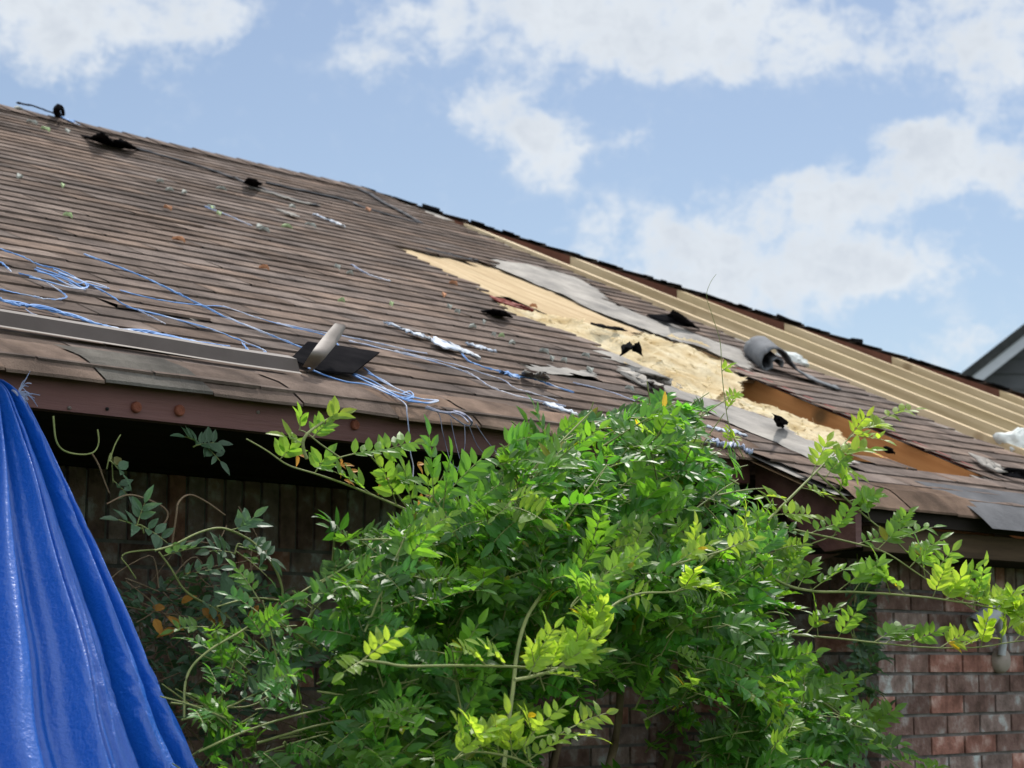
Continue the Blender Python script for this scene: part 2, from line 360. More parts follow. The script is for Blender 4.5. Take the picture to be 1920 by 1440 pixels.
# shingle courses, one mesh: each tab a tilted strip with a real butt edge
EXP = .098
sh = MB(); fe = MB(); tabw = .305; SUB = 5
rt = random.Random(3)
ncourse = int((RIDGE_N + .6) / EXP)
for i in range(-4, ncourse):
    na = i * EXP; nb = na + EXP
    off = (i % 2) * tabw / 2 + rt.uniform(-.02, .02)
    k0 = int((S_LEFT - off) / tabw) - 1; k1 = int((S_RIGHT - off) / tabw) + 1
    ctone = rt.uniform(.9, 1.08)
    for k in range(k0, k1):
        h = rt.gauss(1, .13) * ctone * (1 + .24 * fbm(k * .13, i * .11, 8, 1.0, 3)); w_ = rt.uniform(-.05, .05)
        tint = (h * (1 + w_), h, h * (1 - w_))
        jit = rt.uniform(-.004, .004); lift = rt.uniform(0, .003)
        if rt.random() < .008: lift += rt.uniform(.003, .007)
        for q in range(SUB):
            sa = off + k * tabw + tabw * q / SUB + (.0025 if q == 0 else 0); sb = off + k * tabw + tabw * (q + 1) / SUB - (.0025 if q == SUB - 1 else 0)
            if sa < S_LEFT: continue
            sm = (sa + sb) / 2
            edge = 0 if sm < S_STEP else N_STEP
            if na < edge - .001: continue
            if not has_shingle(sm, (na + nb) / 2): continue
            wob = lambda s_: .0035 * nz(s_, i * 1.7, 0, 2.2) + .003 * nz(s_, i * 3.1, 4, 9)
            A0 = WR(sa, na + jit + wob(sa), .0056 + lift); B0 = WR(sb, na + jit + wob(sb), .0056 + lift)
            A1 = WR(sa, nb + .01, .0005); B1 = WR(sb, nb + .01, .0005)
            sh.tint = tint; sh.face([A0, B0, B1, A1])
            sh.face([A0 - RN * .0075, B0 - RN * .0075, B0, A0])
roof = sh.build('shingle_roof', M['shingle'], HX)
# plywood deck under the shingles with felt showing where shingles are gone
dk = MB(); CS = .10
si = S_LEFT
while si < S_RIGHT:
    ni = .01 if si + CS / 2 < S_STEP else N_STEP + .02
    while ni < RIDGE_N:
        sm, nm = si + CS / 2, ni + CS / 2
        if nm < HIPC - sm + .05 and has_deck(sm, min(nm, RIDGE_N - .01)) and has_deck(sm, ni + .02):
            a = [WR(si, ni, -.012), WR(si + CS, ni, -.012), WR(si + CS, ni + CS, -.012), WR(si, ni + CS, -.012)]
            dk.face([p - RN * .014 for p in a[::-1]]); 
            if not all(has_deck(si + dx, ni + dy) for dx, dy in ((-.05, .05), (.15, .05), (.05, -.05), (.05, .15))):
                dk.hexa([p - RN * .0135 for p in a] + [p - RN * .001 for p in a])
            fe.face([p + RN * (.0008) for p in a])
        ni += CS
    si += CS
dk.build('plywood_deck', M['deck'], HX)
fe.build('felt_underlay', M['felt'], HX)
# finer grey felt sheets lying where shingles were stripped
for P, hh in zip(FELT_SN, (.004, .006, .007, .005)):
    f = MB(); ss = [p[0] for p in P]; ns = [p[1] for p in P]; c = .025
    for a in range(int((max(ss) - min(ss)) / c) + 1):
        for b in range(int((max(ns) - min(ns)) / c) + 1):
            s_, n_ = min(ss) + a * c, min(ns) + b * c
            if inpoly(s_ + c / 2, n_ + c / 2, P) and has_deck(s_ + c / 2, n_ + c / 2):
                q = [(s_, n_), (s_ + c, n_), (s_ + c, n_ + c), (s_, n_ + c)]
                f.face([WR(x, y, hh + .012 * fbm(x, y, 2, 3.0)) for x, y in q])
    f.build('torn_underlay', M['felt'], HX)
# front left eave: a starter row bent down over the edge
ev = MB(); r_ = random.Random(5)
def eave_row(s0, s1, nE, droop, special=()):
    s = s0; k = 0
    while s < s1 - .001:
        e = min(s + .28 + r_.uniform(-.03, .03), s1); t = r_.gauss(1.12, .16); w_ = r_.uniform(.02, .14)
        ev.tint = (t * (1 + w_), t, t * (1 - w_))
        if special and s <= special[0] < e: ev.tint = (.72, .86, .90)
        rows = []
        for q in range(7):
            u = q / 6; n_ = nE + .10 - .122 * u; dz = -.030 * max(0, u - .35) ** 2 * 2.4 * droop
            sk = .055 * u
            row = []
            for j in range(4):
                v = j / 3; ss = s + .0015 + (e - s - .003) * v + sk
                row.append(WR(ss, n_ + .004 * nz(ss, 2, 0, 6), .012 + dz + .006 * nz(ss, u, 0, 3) + (.003 if (k % 2) else 0)))
            rows.append(row)
        ev.grid(rows)
        ev.grid([[p for p in rows[-1]], [p + V((0, 0, -.007)) for p in rows[-1]]])
        s = e; k += 1
eave_row(S_LEFT, S_STEP + .03, 0, 1.0, (onr(260, 690)[0],))
eave_row(S_STEP, 5.62, N_STEP, 1.1)
ev.build('eave_shingle_row', M['shingle'], HX)
ev = MB()
def felt_edge():                                             # right of the last eave shingles bare grey felt laps over the edge
    rows = []
    for q in range(9):
        u = q / 8; rows.append([WR(5.60 + x * .1, N_STEP + .20 - .28 * u, .006 - .17 * max(0, u - .5) ** 2 + .004 * nz(x, u, 0, 1.0)) for x in range(60)])
    ev.grid(rows)
felt_edge(); ev.build('eave_felt', M['darkfelt'], HX, True)
# rafters
def rafter(s, nlo, nhi, m, hgt=.145, top=-.016):
    b = MB(); a = .019; t = random.Random(int(s * 100)).uniform(.84, 1.1); b.tint = (t, t, t * random.Random(int(s * 77)).uniform(.88, 1.02))
    lo = [WR(s - a, nlo, top - hgt), WR(s + a, nlo, top - hgt), WR(s + a, nhi, top - hgt), WR(s - a, nhi, top - hgt)]
    hi = [WR(s - a, nlo, top), WR(s + a, nlo, top), WR(s + a, nhi, top), WR(s - a, nhi, top)]
    b.hexa(lo + hi); return b.build('rafter', m, HX)
k = 0
while R1 + .4 * k < 11.4:
    s = R1 + .405 * k; rafter(s, -.28, min(RIDGE_N - .03, HIPC - s - .012), M['rafter']); k += 1
rafter(6.41, -.22, 1.17, M['oldrafter'], .17, -.012)
rafter(5.93, -.22, .34, M['oldrafter'], .17, -.016)
rafter(7.24, -.25, 4.0, M['oldrafter'], .15, -.03)
# red paper edge and sheathing edge along the inner rafter
b = MB(); b.hexa([WR(6.43, .1, -.012), WR(6.45, .1, -.012), WR(6.45, 1.2, -.012), WR(6.43, 1.2, -.012), WR(6.43, .1, .004), WR(6.45, .1, .004), WR(6.45, 1.2, .004), WR(6.43, 1.2, .004)])
M['redpaper'] = mat('red brown sheathing edge', (.24, .045, .03), (.12, .03, .022), 12, .8)
b.build('sheathing_edge', M['redpaper'], HX)
# hip and ridge timbers
b = MB(); hd = (W(1, -1, 0) - W(0, 0, 0)).normalized(); hs_ = hd.cross(V((0, 0, 1))).normalized() * .019
pa = WR(HIPC - RIDGE_N, RIDGE_N, -.020); pb = WR(11.75, HIPC - 11.75, -.020)
b.hexa([pa - hs_ - V((0, 0, .19)), pb - hs_ - V((0, 0, .19)), pb + hs_ - V((0, 0, .19)), pa + hs_ - V((0, 0, .19)), pa - hs_, pb - hs_, pb + hs_, pa + hs_])
b.build('hip_rafter', M['hipwood'], HX)
# end slope and back slope of the roof, still shingled
b = MB(); rr = random.Random(9)
def endslope(i):                                             # hip end: distance m up from the end eave
    return i
NB = 2 * RIDGE_N                                             # back eave
SE = HIPC                                                    # end eave line s
m_ = -.3
while m_ < RIDGE_N:
    m2 = m_ + EXP; q = 0; nlo, nhi = m_, NB - m_
    x = nlo
    while x < nhi:
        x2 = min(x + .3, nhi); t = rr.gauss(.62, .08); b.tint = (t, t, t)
        def P(mm, nn, h):
            nn = max(mm, min(NB - mm, nn)); return W(SE - mm, nn, ZL + T * mm + h)
        b.face([P(m_, x, .010), P(m_, x2, .010), P(m2, x2, .002), P(m2, x, .002)])
        b.face([P(m_, x, .010), P(m_, x, -.004), P(m_, x2, -.004), P(m_, x2, .010)])
        x = x2
    m_ = m2
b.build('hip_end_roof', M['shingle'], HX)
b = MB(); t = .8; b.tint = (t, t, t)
b.face([W(S_LEFT, RIDGE_N, ZL + T * RIDGE_N + .004), W(HIPC - RIDGE_N, RIDGE_N, ZL + T * RIDGE_N + .004), W(HIPC, NB, ZL), W(S_LEFT, NB, ZL)])
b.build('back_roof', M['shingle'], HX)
# ridge caps on the left, and torn cap scraps along the hip
b = MB(); s = S_LEFT
while s < HIPC - RIDGE_N - .1:
    e = s + .14; t = rr.gauss(.95, .1); b.tint = (t, t, t); j = rr.uniform(0, .003)
    A = lambda ss, dn, h: W(ss, RIDGE_N + dn, ZL + T * RIDGE_N + h - abs(dn) * T)
    for dn in (-.13, .13):
        q = [A(s, 0, .017 + j), A(e + .03, 0, .012), A(e + .03, dn, .010), A(s, dn, .015 + j)]
        b.face(q if dn > 0 else q[::-1])
    b.face([A(s, 0, .017 + j), A(s, -.13, .015 + j), A(s, -.13, .006), A(s, 0, .006)])
    s = e
b.build('ridge_cap', M['shingle'], HX)
for _ in range(60):
    b = MB()
    tt = rr.random() ** .8; s = HIPC - RIDGE_N - .25 + tt * 3.4; n = HIPC - s + .03
    c = W(s, n, ZL + T * min(n, RIDGE_N) - .006); L_ = rr.uniform(.015, .06); hgt = rr.uniform(.003, .011) if rr.random() < .9 else rr.uniform(.015, .028)
    if s < HIPC - RIDGE_N: c = W(s, RIDGE_N, ZL + T * RIDGE_N + .008)
    dd = (W(1, -1, -T) - W(0, 0, 0)).normalized(); sd_ = hs_.normalized() * rr.uniform(.01, .05)
    p = [c - dd * L_ - sd_, c + dd * L_ - sd_, c + dd * L_ + sd_, c - dd * L_ + sd_]
    b.hexa(p + [q + V((0, 0, hgt * rr.uniform(.3, 1.2))) for q in p])
    b.build('hip_cap_scrap', M['blackfelt'], HX)
# insulation between the rafters
ins_lo = STRIP_SN
def heightfield(P, c, hf, name, m, grow=.05):
    ss = [p[0] for p in P]; ns = [p[1] for p in P]; cx = sum(ss) / len(ss); cy = sum(ns) / len(ns)
    a0, b0 = min(ss) - grow, min(ns) - grow; na_ = int((max(ss) - min(ss) + 2 * grow) / c) + 1; nb_ = int((max(ns) - min(ns) + 2 * grow) / c) + 1
    idx = {}; mb = MB()
    def near(s, n):
        return inpoly(s, n, P) or any(inpoly(s + dx, n + dy, P) for dx, dy in ((grow, 0), (-grow, 0), (0, grow), (0, -grow)))
    for a in range(na_ + 1):
        for b_ in range(nb_ + 1):
            s, n = a0 + a * c, b0 + b_ * c
            if near(s, n): idx[(a, b_)] = len(mb.v); q = hf(s, n); mb.v.append(WR(s + q[1], n + q[2], q[0]))
    for (a, b_) in idx:
        k_ = [(a, b_), (a + 1, b_), (a + 1, b_ + 1), (a, b_ + 1)]
        if all(t in idx for t in k_): mb.f.append(tuple(idx[t] for t in k_)); mb.c.append((1, 1, 1))
    return mb.build(name, m, HX, True)
UP = [onr(*p) for p in [(735, 458), (827, 476), (893, 484), (933, 498), (973, 516), (1040, 543), (1083, 563), (1190, 609), (1140, 625), (1050, 590), (1000, 565), (950, 545), (893, 537), (827, 511), (790, 492)]]
heightfield(UP, .03, lambda s, n: (-.010 + .010 * fbm(s, n * .25, 1, 5.0), 0, 0), 'insulation_batt', M['insul'], .08)
FL = [onr(*p) for p in [(940, 560), (1000, 576), (1060, 598), (1130, 616), (1192, 606), (1254, 630), (1313, 646), (1378, 674), (1388, 705), (1376, 722), (1330, 735), (1290, 742), (1255, 718), (1218, 698), (1178, 682), (1124, 658), (1053, 622), (999, 606), (940, 582)]]
def fluff(s, n):
    e = fbm(s, n * .6, 3, 3.2, 3); f = fbm(s * 1.3, n, 7, 9, 4); r = 1 - abs(nz(s, n * .45, 1, 11)) * 2
    return (-.014 + .036 * max(-.3, e) + .015 * f + .010 * r, .03 * nz(s, n, 2, 8), .03 * nz(s, n, 9, 8))
heightfield(FL, .014, fluff, 'insulation_fluff', M['fluff'], .03)
def fibres(P, cnt, hf, seed, lift=0.0):                      # loose strands standing out of torn fibreglass
    rng = random.Random(seed); mb = MB(); ss = [p[0] for p in P]; ns = [p[1] for p in P]; k = 0
    while k < cnt:
        s_, n_ = rng.uniform(min(ss), max(ss)), rng.uniform(min(ns), max(ns))
        if not inpoly(s_, n_, P): continue
        k += 1; q = hf(s_, n_); p = WR(s_ + q[1], n_ + q[2], q[0] + lift - .003)
        d = (RU * rng.gauss(0, 1) + D * rng.gauss(0, .55) + RN * rng.uniform(-.2, .38)).normalized(); L_ = rng.uniform(.012, .040); w = rng.uniform(.0015, .006)
        sd_ = d.cross(RN).normalized() * w; t = rng.uniform(.92, 1.05); mb.tint = (t, t, t * rng.uniform(.9, 1)); b1 = RN * (-L_ * rng.uniform(.1, .5)) + D * rng.gauss(0, .012)
        m1 = p + d * (L_ * .5) + b1 * .25; m2 = p + d * L_ + b1
        mb.face([p - sd_, p + sd_, m1 + sd_ * .8, m1 - sd_ * .8]); mb.face([m1 - sd_ * .8, m1 + sd_ * .8, m2 + sd_ * .3, m2 - sd_ * .3])
    return mb
def add_fibres(o, mb):
    o2 = mb.build('fibre_strand', M['fluff'], HX); o2['kind'] = 'stuff'
add_fibres(None, fibres(FL, 2200, fluff, 3))
FL2 = [onr(*p) for p in [(1290, 716), (1373, 722), (1424, 740), (1506, 767), (1568, 803), (1580, 832), (1531, 826), (1497, 818), (1463, 792), (1399, 767), (1340, 745), (1290, 735)]]
heightfield(FL2, .014, lambda s, n: (lambda q: (q[0] - .02, q[1], q[2]))(fluff(s + 4, n)), 'insulation_fluff', M['fluff'], .03)
add_fibres(None, fibres(FL2, 1300, lambda s, n: (lambda q: (q[0] - .02, q[1], q[2]))(fluff(s + 4, n)), 5))
# a puff of white insulation standing up between the far rafters, another beside the rolled felt
def puff(px, py, h, r, name, m, sq=(1, .7, .6)):
    c = wr(px, py, h); mb = MB(); rows = []
    for a in range(15):
        th = pi * a / 14; row = []
        for b_ in range(22):
            ph = 2 * pi * b_ / 22; d = V((sin(th) * cos(ph), sin(th) * sin(ph), cos(th)))
            k_ = r * (1 + .45 * noise.fractal(d * 1.6 + V((px, 0, 0)), .7, 2, 4)); row.append(c + D * (d.x * k_ * sq[0]) + RU * (d.y * k_ * sq[1]) + RN * (d.z * k_ * sq[2]))
        rows.append(row)
    mb.grid(rows, True); return mb.build(name, m, HX, True)
puff(1905, 838, -.03, .11, 'insulation_tuft', M['whitefluff'])
puff(1487, 673, -.02, .05, 'insulation_tuft', M['whitefluff'], (.8, 1.6, .5))
# fascia beam on the left
ZF0 = onv(500, 812, .03).z
b = MB(); b.box(S_LEFT, S_STEP + .02, .02, .06, ZF0, ZL - .006)
fas = b.build('fascia_board', M['fascia'], HX)
for px, py, rad in ((254, 764, .013), (335, 770, .0135), (664, 797, .013)):
    c = onv(px, py, .02); b = MB(); rows = []
    for q in range(4):
        rr_ = (rad, rad, rad * .8, rad * .35)[q]; dd = (0, -.006, -.010, -.007)[q]
        rows.append([c + NN * dd + D * (cos(2 * pi * k / 14) * rr_) + V((0, 0, sin(2 * pi * k / 14) * rr_)) for k in range(14)])
    b.grid(rows, True); b.face(rows[-1]); b.build('bolt_cap', M['bolt'], fas, True)
for px, py in ((200, 767), (483, 773), (129, 765)):
    c = onv(px, py, .02); b = MB(); rows = []
    for q in range(3):
        rr_ = (.004, .004, .001)[q]; dd = (0, -.004, -.006)[q]
        rows.append([c + NN * dd + D * (cos(2 * pi * k / 8) * rr_) + V((0, 0, sin(2 * pi * k / 8) * rr_)) for k in range(8)])
    b.grid(rows, True); b.build('nail_head', M['metalin'] if px != 200 else M['black'], fas, True)
# recess behind the beam: ceiling, back wall, return wall
WB = .95                                                     # depth of the recess
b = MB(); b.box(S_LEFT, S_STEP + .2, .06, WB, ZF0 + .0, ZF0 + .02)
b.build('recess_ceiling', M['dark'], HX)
def wall(mbk, mbm, s0, s1, n, nb, ztop, z0=0.0, soldier=True, rnd=None, dark=1.0, along='s'):
    BL, BH, J, SO = .194, .057, .0107, .2
    def bx(a0, a1, z0_, z1_):
        pr = rnd.uniform(-.002, .002)
        k = rnd.random()
        base = (1, 1, 1)
        if k < .16: base = (1.25, .95, .87)
        elif k < .5: base = (.80, .78, .78)
        elif k < .72: base = (1.05, 1.22, 1.28)
        t = rnd.gauss(1, .10) * dark; mbk.tint = tuple(x * t for x in base)
        e = .0015
        if along == 's': mbk.hexa([W(a0 + rnd.uniform(0, e), n - pr, z0_), W(a1 - rnd.uniform(0, e), n - pr, z0_), W(a1, n + .05, z0_), W(a0, n + .05, z0_), W(a0 + rnd.uniform(0, e), n - pr, z1_), W(a1 - rnd.uniform(0, e), n - pr, z1_), W(a1, n + .05, z1_), W(a0, n + .05, z1_)])
        else: mbk.hexa([W(n + pr, a0, z0_), W(n + .05, a0, z0_), W(n + .05, a1, z0_), W(n + pr, a1, z0_), W(n + pr, a0, z1_), W(n + .05, a0, z1_), W(n + .05, a1, z1_), W(n + pr, a1, z1_)])
    z = ztop
    if soldier:
        a = s0
        while a < s1:
            bx(a, min(a + BH, s1), z - SO + J, z); a += BH + J
        z -= SO
    row = 0
    while z > z0 + .02:
        a = s0 - (BL + J) / 2 * (row % 2) - .0
        while a < s1:
            if a + BL > s0 + .01: bx(max(a, s0), min(a + BL, s1), z - BH, z)
            a += BL + J
        z -= BH + J; row += 1
    if along == 's': mbm.box(s0 + .004, s1 - .004, n + .009, n + .10, z0, ztop - .004)
    else: mbm.hexa([W(n + .009, s0, z0), W(n + .1, s0, z0), W(n + .1, s1, z0), W(n + .009, s1, z0), W(n + .009, s0, ztop - .004), W(n + .1, s0, ztop - .004), W(n + .1, s1, ztop - .004), W(n + .009, s1, ztop - .004)])
S_COR = onv(1648, 1300, .02).dot(D)
ZW = onv(1850, 1010, .02).z
rw = random.Random(21)
b = MB(); mo = MB(); wall(b, mo, S_COR, 11.3, .02, 0, ZW, rnd=rw)
w1 = b.build('brick_wall', M['brick'], HX); mo.build('mortar_bed', M['mortar'], w1)
b = MB(); mo = MB(); wall(b, mo, .075, WB, S_COR + .002, 0, ZW - .002, rnd=rw, along='n', soldier=True)
w2 = b.build('brick_wall', M['brick'], HX); mo.build('mortar_bed', M['mortar'], w2)
ZB = onv(400, 897, WB).z
b = MB(); mo = MB(); wall(b, mo, S_LEFT, S_COR, WB, 0, ZB, rnd=rw)
w3 = b.build('brick_wall', M['brick'], HX); mo.build('mortar_bed', M['mortar'], w3)
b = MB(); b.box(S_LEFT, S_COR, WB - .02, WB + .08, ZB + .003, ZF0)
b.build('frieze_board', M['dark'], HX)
b = MB(); b.box(2.2, 2.3, .25, WB - .01, 0, ZF0 - .005)  # added unseen wall, narrows the recess to keep it dark
b.build('recess_shade_wall', M['dark'], HX)
# boxed overhang on the right: fascia, frieze and soffit, with red side boards
zr = ZL + T * N_STEP
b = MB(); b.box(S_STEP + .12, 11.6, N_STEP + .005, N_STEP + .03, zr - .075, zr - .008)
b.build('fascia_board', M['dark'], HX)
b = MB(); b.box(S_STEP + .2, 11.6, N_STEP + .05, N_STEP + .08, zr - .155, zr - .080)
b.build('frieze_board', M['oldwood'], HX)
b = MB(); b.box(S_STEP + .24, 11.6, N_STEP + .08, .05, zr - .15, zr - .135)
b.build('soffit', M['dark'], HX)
b = MB(); s = S_STEP + .06
b.prism([W(s, N_STEP + .01, zr - .01), W(s, .03, ZL - .015), W(s, .03, ZF0 - .01), W(s, N_STEP + .12, zr - .16), W(s, N_STEP + .01, zr - .15)], D * .03)
b.build('box_end_board', M['fascia'], HX)
b = MB()
b.prism([W(s + .035, N_STEP + .10, zr - .165), W(s + .035, .015, zr - .165 + .0), W(s + .035, .015, zr - .235)], D * .02)
b.build('box_end_board', M['fascia'], HX)
# attic floor, far side walls
b = MB(); b.box(S_LEFT, 11.2, WB + .12, NB - .3, ZL - .35, ZL - .3)
b.build('attic_floor', M['dark'], HX)
b = MB(); b.box(S_LEFT, 11.3, NB - .4, NB - .3, 0, ZL - .05); b.box(11.3, 11.4, .1, NB - .3, 0, ZL - .05)
b.build('far_wall', M['brick'], HX)

# ------------------------------------------------------------------ neighbour house
YN = 24.0
def ony(px, py, y): r = ray(px, py); return EYE + r * (y / r.y)
nh = empty('neighbour_house', (9.5, YN + 3, 0), 'dark grey gabled house behind the brick house, only its rake showing', 'house')
pA = ony(1790, 709, YN); pB = ony(1920, 607, YN); dr = (pB - pA).normalized(); apex = pA + dr * 4.6; dy = V((2.6, 8, 0))
perp = V((dr.z, 0, -dr.x))                                   # down from the rake, in the gable plane
mir = lambda p: V((2 * apex.x - p.x, p.y, p.z))
lo = pA - dr * .5
b = MB()
for f_ in (lambda p: p, mir):
    q = [f_(lo), f_(apex), f_(apex) + perp.project(V((0, 0, 1))) * .1, f_(lo) + perp * .1]
    b.prism([f_(lo), f_(apex), V((apex.x, apex.y, apex.z - .13)), f_(lo + perp * .1)], dy)
b.build('roof', M['nroof'], nh)
b = MB()
for f_ in (lambda p: p, mir):
    b.prism([f_(lo + perp * .11 + V((0, .03, 0))), V((apex.x, YN + .03, apex.z - .14)), V((apex.x, YN + .03, apex.z - .285)), f_(lo + perp * .225 + V((0, .03, 0)))], V((0, .05, 0)))
b.build('barge_board', M['trim'], nh)
b = MB(); w0 = lo + perp * .2 + V((0, .3, 0)) + dr * .3
z = w0.z; step = .19; base = 0.0
zz = base
while zz < apex.z - .3:
    z2 = min(zz + step, apex.z - .25)
    def xl(zv): return w0.x + max(0, (zv - w0.z)) * dr.x / dr.z
    if xl(zz) < apex.x:
        b.hexa([V((xl(zz), YN + .43, zz)), V((2 * apex.x - xl(zz), YN + .43, zz)), V((2 * apex.x - xl(zz), YN + .5, zz)), V((xl(zz), YN + .5, zz)),
                V((xl(z2), YN + .452, z2)), V((2 * apex.x - xl(z2), YN + .452, z2)), V((2 * apex.x - xl(z2), YN + .5, z2)), V((xl(z2), YN + .5, z2))])
    zz = z2
b.build('siding_wall', M['siding'], nh)

# ------------------------------------------------------------------ blue tarp
def tarp():
    root = empty('tarp', onv(0, 1440, -.4), 'bright blue tarpaulin tied to the red beam and hanging in fanned folds', 'tarp')
    edge = curve([onv(6, 712, .0), onv(45, 748, -.02), onv(97, 850, -.08), onv(200, 1065, -.24), onv(296, 1275, -.40), onv(382, 1450, -.52), onv(480, 1660, -.66), onv(640, 2050, -.78)], 14)
    left = curve([onv(-75, 704, .0), onv(-95, 752, -.02), onv(-150, 850, -.08), onv(-270, 1065, -.24), onv(-420, 1275, -.40), onv(-560, 1450, -.52), onv(-700, 1660, -.66), onv(-900, 2050, -.78)], 14)
    n = len(edge); mb = MB(); rows = []; K = 150
    for i in range(n):
        v = min(1, 1.17 * i / (n - 1)); row = []
        nrm = (-NN + V((0, 0, .25))).normalized()
        for j in range(K + 1):
            u = j / K; p = left[i].lerp(edge[i], u)
            w = u + .012 * sin(7 * v + 9 * u) + .006 * sin(23 * v + 3)
            x_ = 11.5 * (w ** 1.0) + 1.1 * sin(5.1 * w + .6) + .25 * sin(3 * v)
            a = 2 * pi * x_ * .95
            f = .55 * sin(a) + .34 * sin(a * .53 + 1.1 + .9 * v) + .24 * sin(a * 1.73 + 2.2 + 2.1 * v) + .13 * sin(a * 3.3 + 3 * v) * min(1, v * 2)
            amp = .003 + .048 * min(1, v * 1.5) ** .85
            env = min(1, (1 - u) * 22 + .25)
            p = p + nrm * (f * amp * env) + nrm * (.004 * nz(u * 30, v * 9, 3) * min(1, v * 3))
            row.append(p)
        rows.append(row)
    mb.grid(rows); o = mb.build('tarp_sheet', M['tarp'], root, True)
    fr = MB(); c = onv(34, 740, -.02); rf = random.Random(4)
    for k in range(26):
        a = rf.uniform(-1.2, 1.5); L_ = rf.uniform(.015, .045); d = D * cos(a) + V((0, 0, sin(a))) - NN * rf.uniform(0, .6)
        fr.tube(curve([c, c + d * L_ * .5 + V((0, 0, .006)), c + d * L_ + V((0, 0, rf.uniform(-.015, .01)))], 4), .0014, .0006, 4)
    fr.tube(curve([onv(22, 728, -.01), onv(32, 738, -.025), onv(36, 748, -.02)], 5), .004, .002, 6)
    fr.build('frayed_tie', M['palecord'], root)
tarp()

# ------------------------------------------------------------------ loose metal trim on the eave
def trim():
    root = empty('metal_edge_trim', wr(300, 640, .02), 'long brown metal edge trim lying along the eave, its end bent up', 'metal trim')
    P = [wr(-160, 556, .035), wr(0, 584, .035), wr(150, 606, .035), wr(300, 638, .035), wr(430, 660, .035), wr(548, 683, .03)]
    Q = [p_ for p_ in (onv(-160, 583, -.035), onv(0, 610, -.035), onv(150, 634, -.035), onv(300, 659, -.035), onv(430, 680, -.035), onv(562, 701, -.035))]
    P = [WR(*onr(x, y, .022), .022) for x, y in ((-160, 556), (0, 584), (150, 608), (300, 638), (430, 658), (548, 684))]
    Q = [WR(*onr(x, y, .016), .016) for x, y in ((-160, 585), (0, 611), (150, 635), (300, 659), (430, 680), (562, 699))]
    A = curve(P, 6); B = curve(Q, 6); b = MB()
    low = [q + RN * .002 for q in B]; top = [q + V((0, 0, .036)) + NN * .012 for q in B]
    b.grid([low, top]); b.grid([top, [q + RU * .06 + RN * .026 for q in B]]); b.grid([[q - NN * .012 - RN * .004 for q in B], low])
    b.build('flange', M['metal'], root)
    # the end bent up into the air, beige underside showing
    b = MB()
    L0 = curve([wr(567, 688, .02), onv(583, 662, .10), onv(604, 634, .16), onv(628, 606, .20)], 6)
    R0 = curve([wr(588, 694, .02), onv(612, 668, .11), onv(634, 640, .17), onv(648, 615, .205)], 6)
    mid = [l.lerp(r, .5) - NN * .018 for l, r in zip(L0, R0)]
    b.grid([L0, mid, R0]); b.grid([[p + NN * .022 for p in R0], R0]); b.face([L0[-1], mid[-1], R0[-1], R0[-1] + NN * .022])
    b.build('bent_end', M['metalin'], root, True)
trim()
def cavity_sheet():  # flat dark sheet puts the shade of the cavity there into colour
    b = MB(); P = [(545, 672), (577, 640), (640, 648), (712, 660), (663, 699), (600, 694)]
    h = [.022, .030, .034, .05, .03, .024]
    top = [WR(*onr(x, y, hh), hh) for (x, y), hh in zip(P, h)]
    c = sum(top, V()) / len(top); b.prism([p - RN * .004 for p in top], RN * .004)
    tag(b.build('felt_scrap', M['blackfelt']), 'flat black sheet standing in for the dark cavity under the bent end of the metal trim', 'felt sheet', 'black felt scraps on the roof')  # no felt scrap: stands in for the shade of the cavity
cavity_sheet()

# ------------------------------------------------------------------ cords and shreds of tarp on the roof
CORDS = [
 ('blue cord running down to a loop left of the bent metal', 'cord', .006, [(0, 467), (45, 483), (70, 496), (110, 506), (150, 526), (200, 550), (240, 575), (300, 592), (390, 616), (455, 641), (490, 655), (497, 661), (486, 664), (468, 659), (455, 644)]),
 ('long straight blue cord crossing the shingles to the bent metal', 'cord', .0065, [(158, 477), (190, 489), (240, 508), (280, 525), (330, 549), (380, 574), (430, 598), (500, 626), (577, 657)]),
 ('thin blue cord sagging between two thicker cords', 'cord', .0045, [(225, 545), (270, 557), (330, 568), (380, 573), (420, 576), (470, 592), (520, 607), (612, 629)]),
 ('blue cord doubled back in a narrow loop at the far left', 'cord', .005, [(0, 543), (35, 551), (62, 556), (85, 561), (110, 562), (124, 556), (100, 538), (70, 522), (35, 513)]),
 ('thick frayed blue cord lying against the metal trim', 'cord', .0095, [(0, 562), (30, 572), (60, 574), (110, 586), (150, 598), (200, 613), (250, 623), (300, 628), (350, 638), (430, 652)]),
 ('short blue end beside the thick cord', 'palecord', .0045, [(48, 581), (65, 591), (96, 598)]),
 ('pale short cord end in the middle of the tangle', 'palecord', .0045, [(255, 580), (275, 590), (295, 600), (310, 608)]),
 ('blue cord end at the left picture edge', 'cord', .0065, [(0, 492), (10, 500), (20, 509)]),
 ('thin blue cord under the raised metal end', 'palecord', .005, [(520, 606), (570, 617), (640, 630), (700, 642), (760, 656), (800, 663)]),
 ('faded cord running from the black sheet towards the vine', 'palecord', .0055, [(655, 640), (720, 655), (790, 672), (850, 690), (890, 706), (920, 726), (960, 740), (1010, 752), (1060, 762)]),
 ('pale thin cord above the other faded cord', 'palecord', .0045, [(740, 658), (800, 672), (860, 686), (910, 702), (945, 714), (965, 728), (1000, 738), (1045, 752)]),
 ('twisted blue cord below the torn tarp shred', 'cord', .007, [(866, 664), (880, 678), (905, 688), (926, 694), (945, 698), (962, 705), (985, 708), (1010, 714), (1040, 725), (1075, 736)]),
 ('faint blue cord running behind the top of the vine', 'palecord', .005, [(1075, 718), (1110, 726), (1150, 737), (1190, 752)]),
 ('thin blue cord lying high on the roof', 'palecord', .008, [(385, 388), (400, 394), (420, 401), (445, 412), (472, 424)]),
 ('short blue strip on the middle of the roof', 'palecord', .008, [(660, 497), (685, 512), (705, 520), (732, 527)]),
]
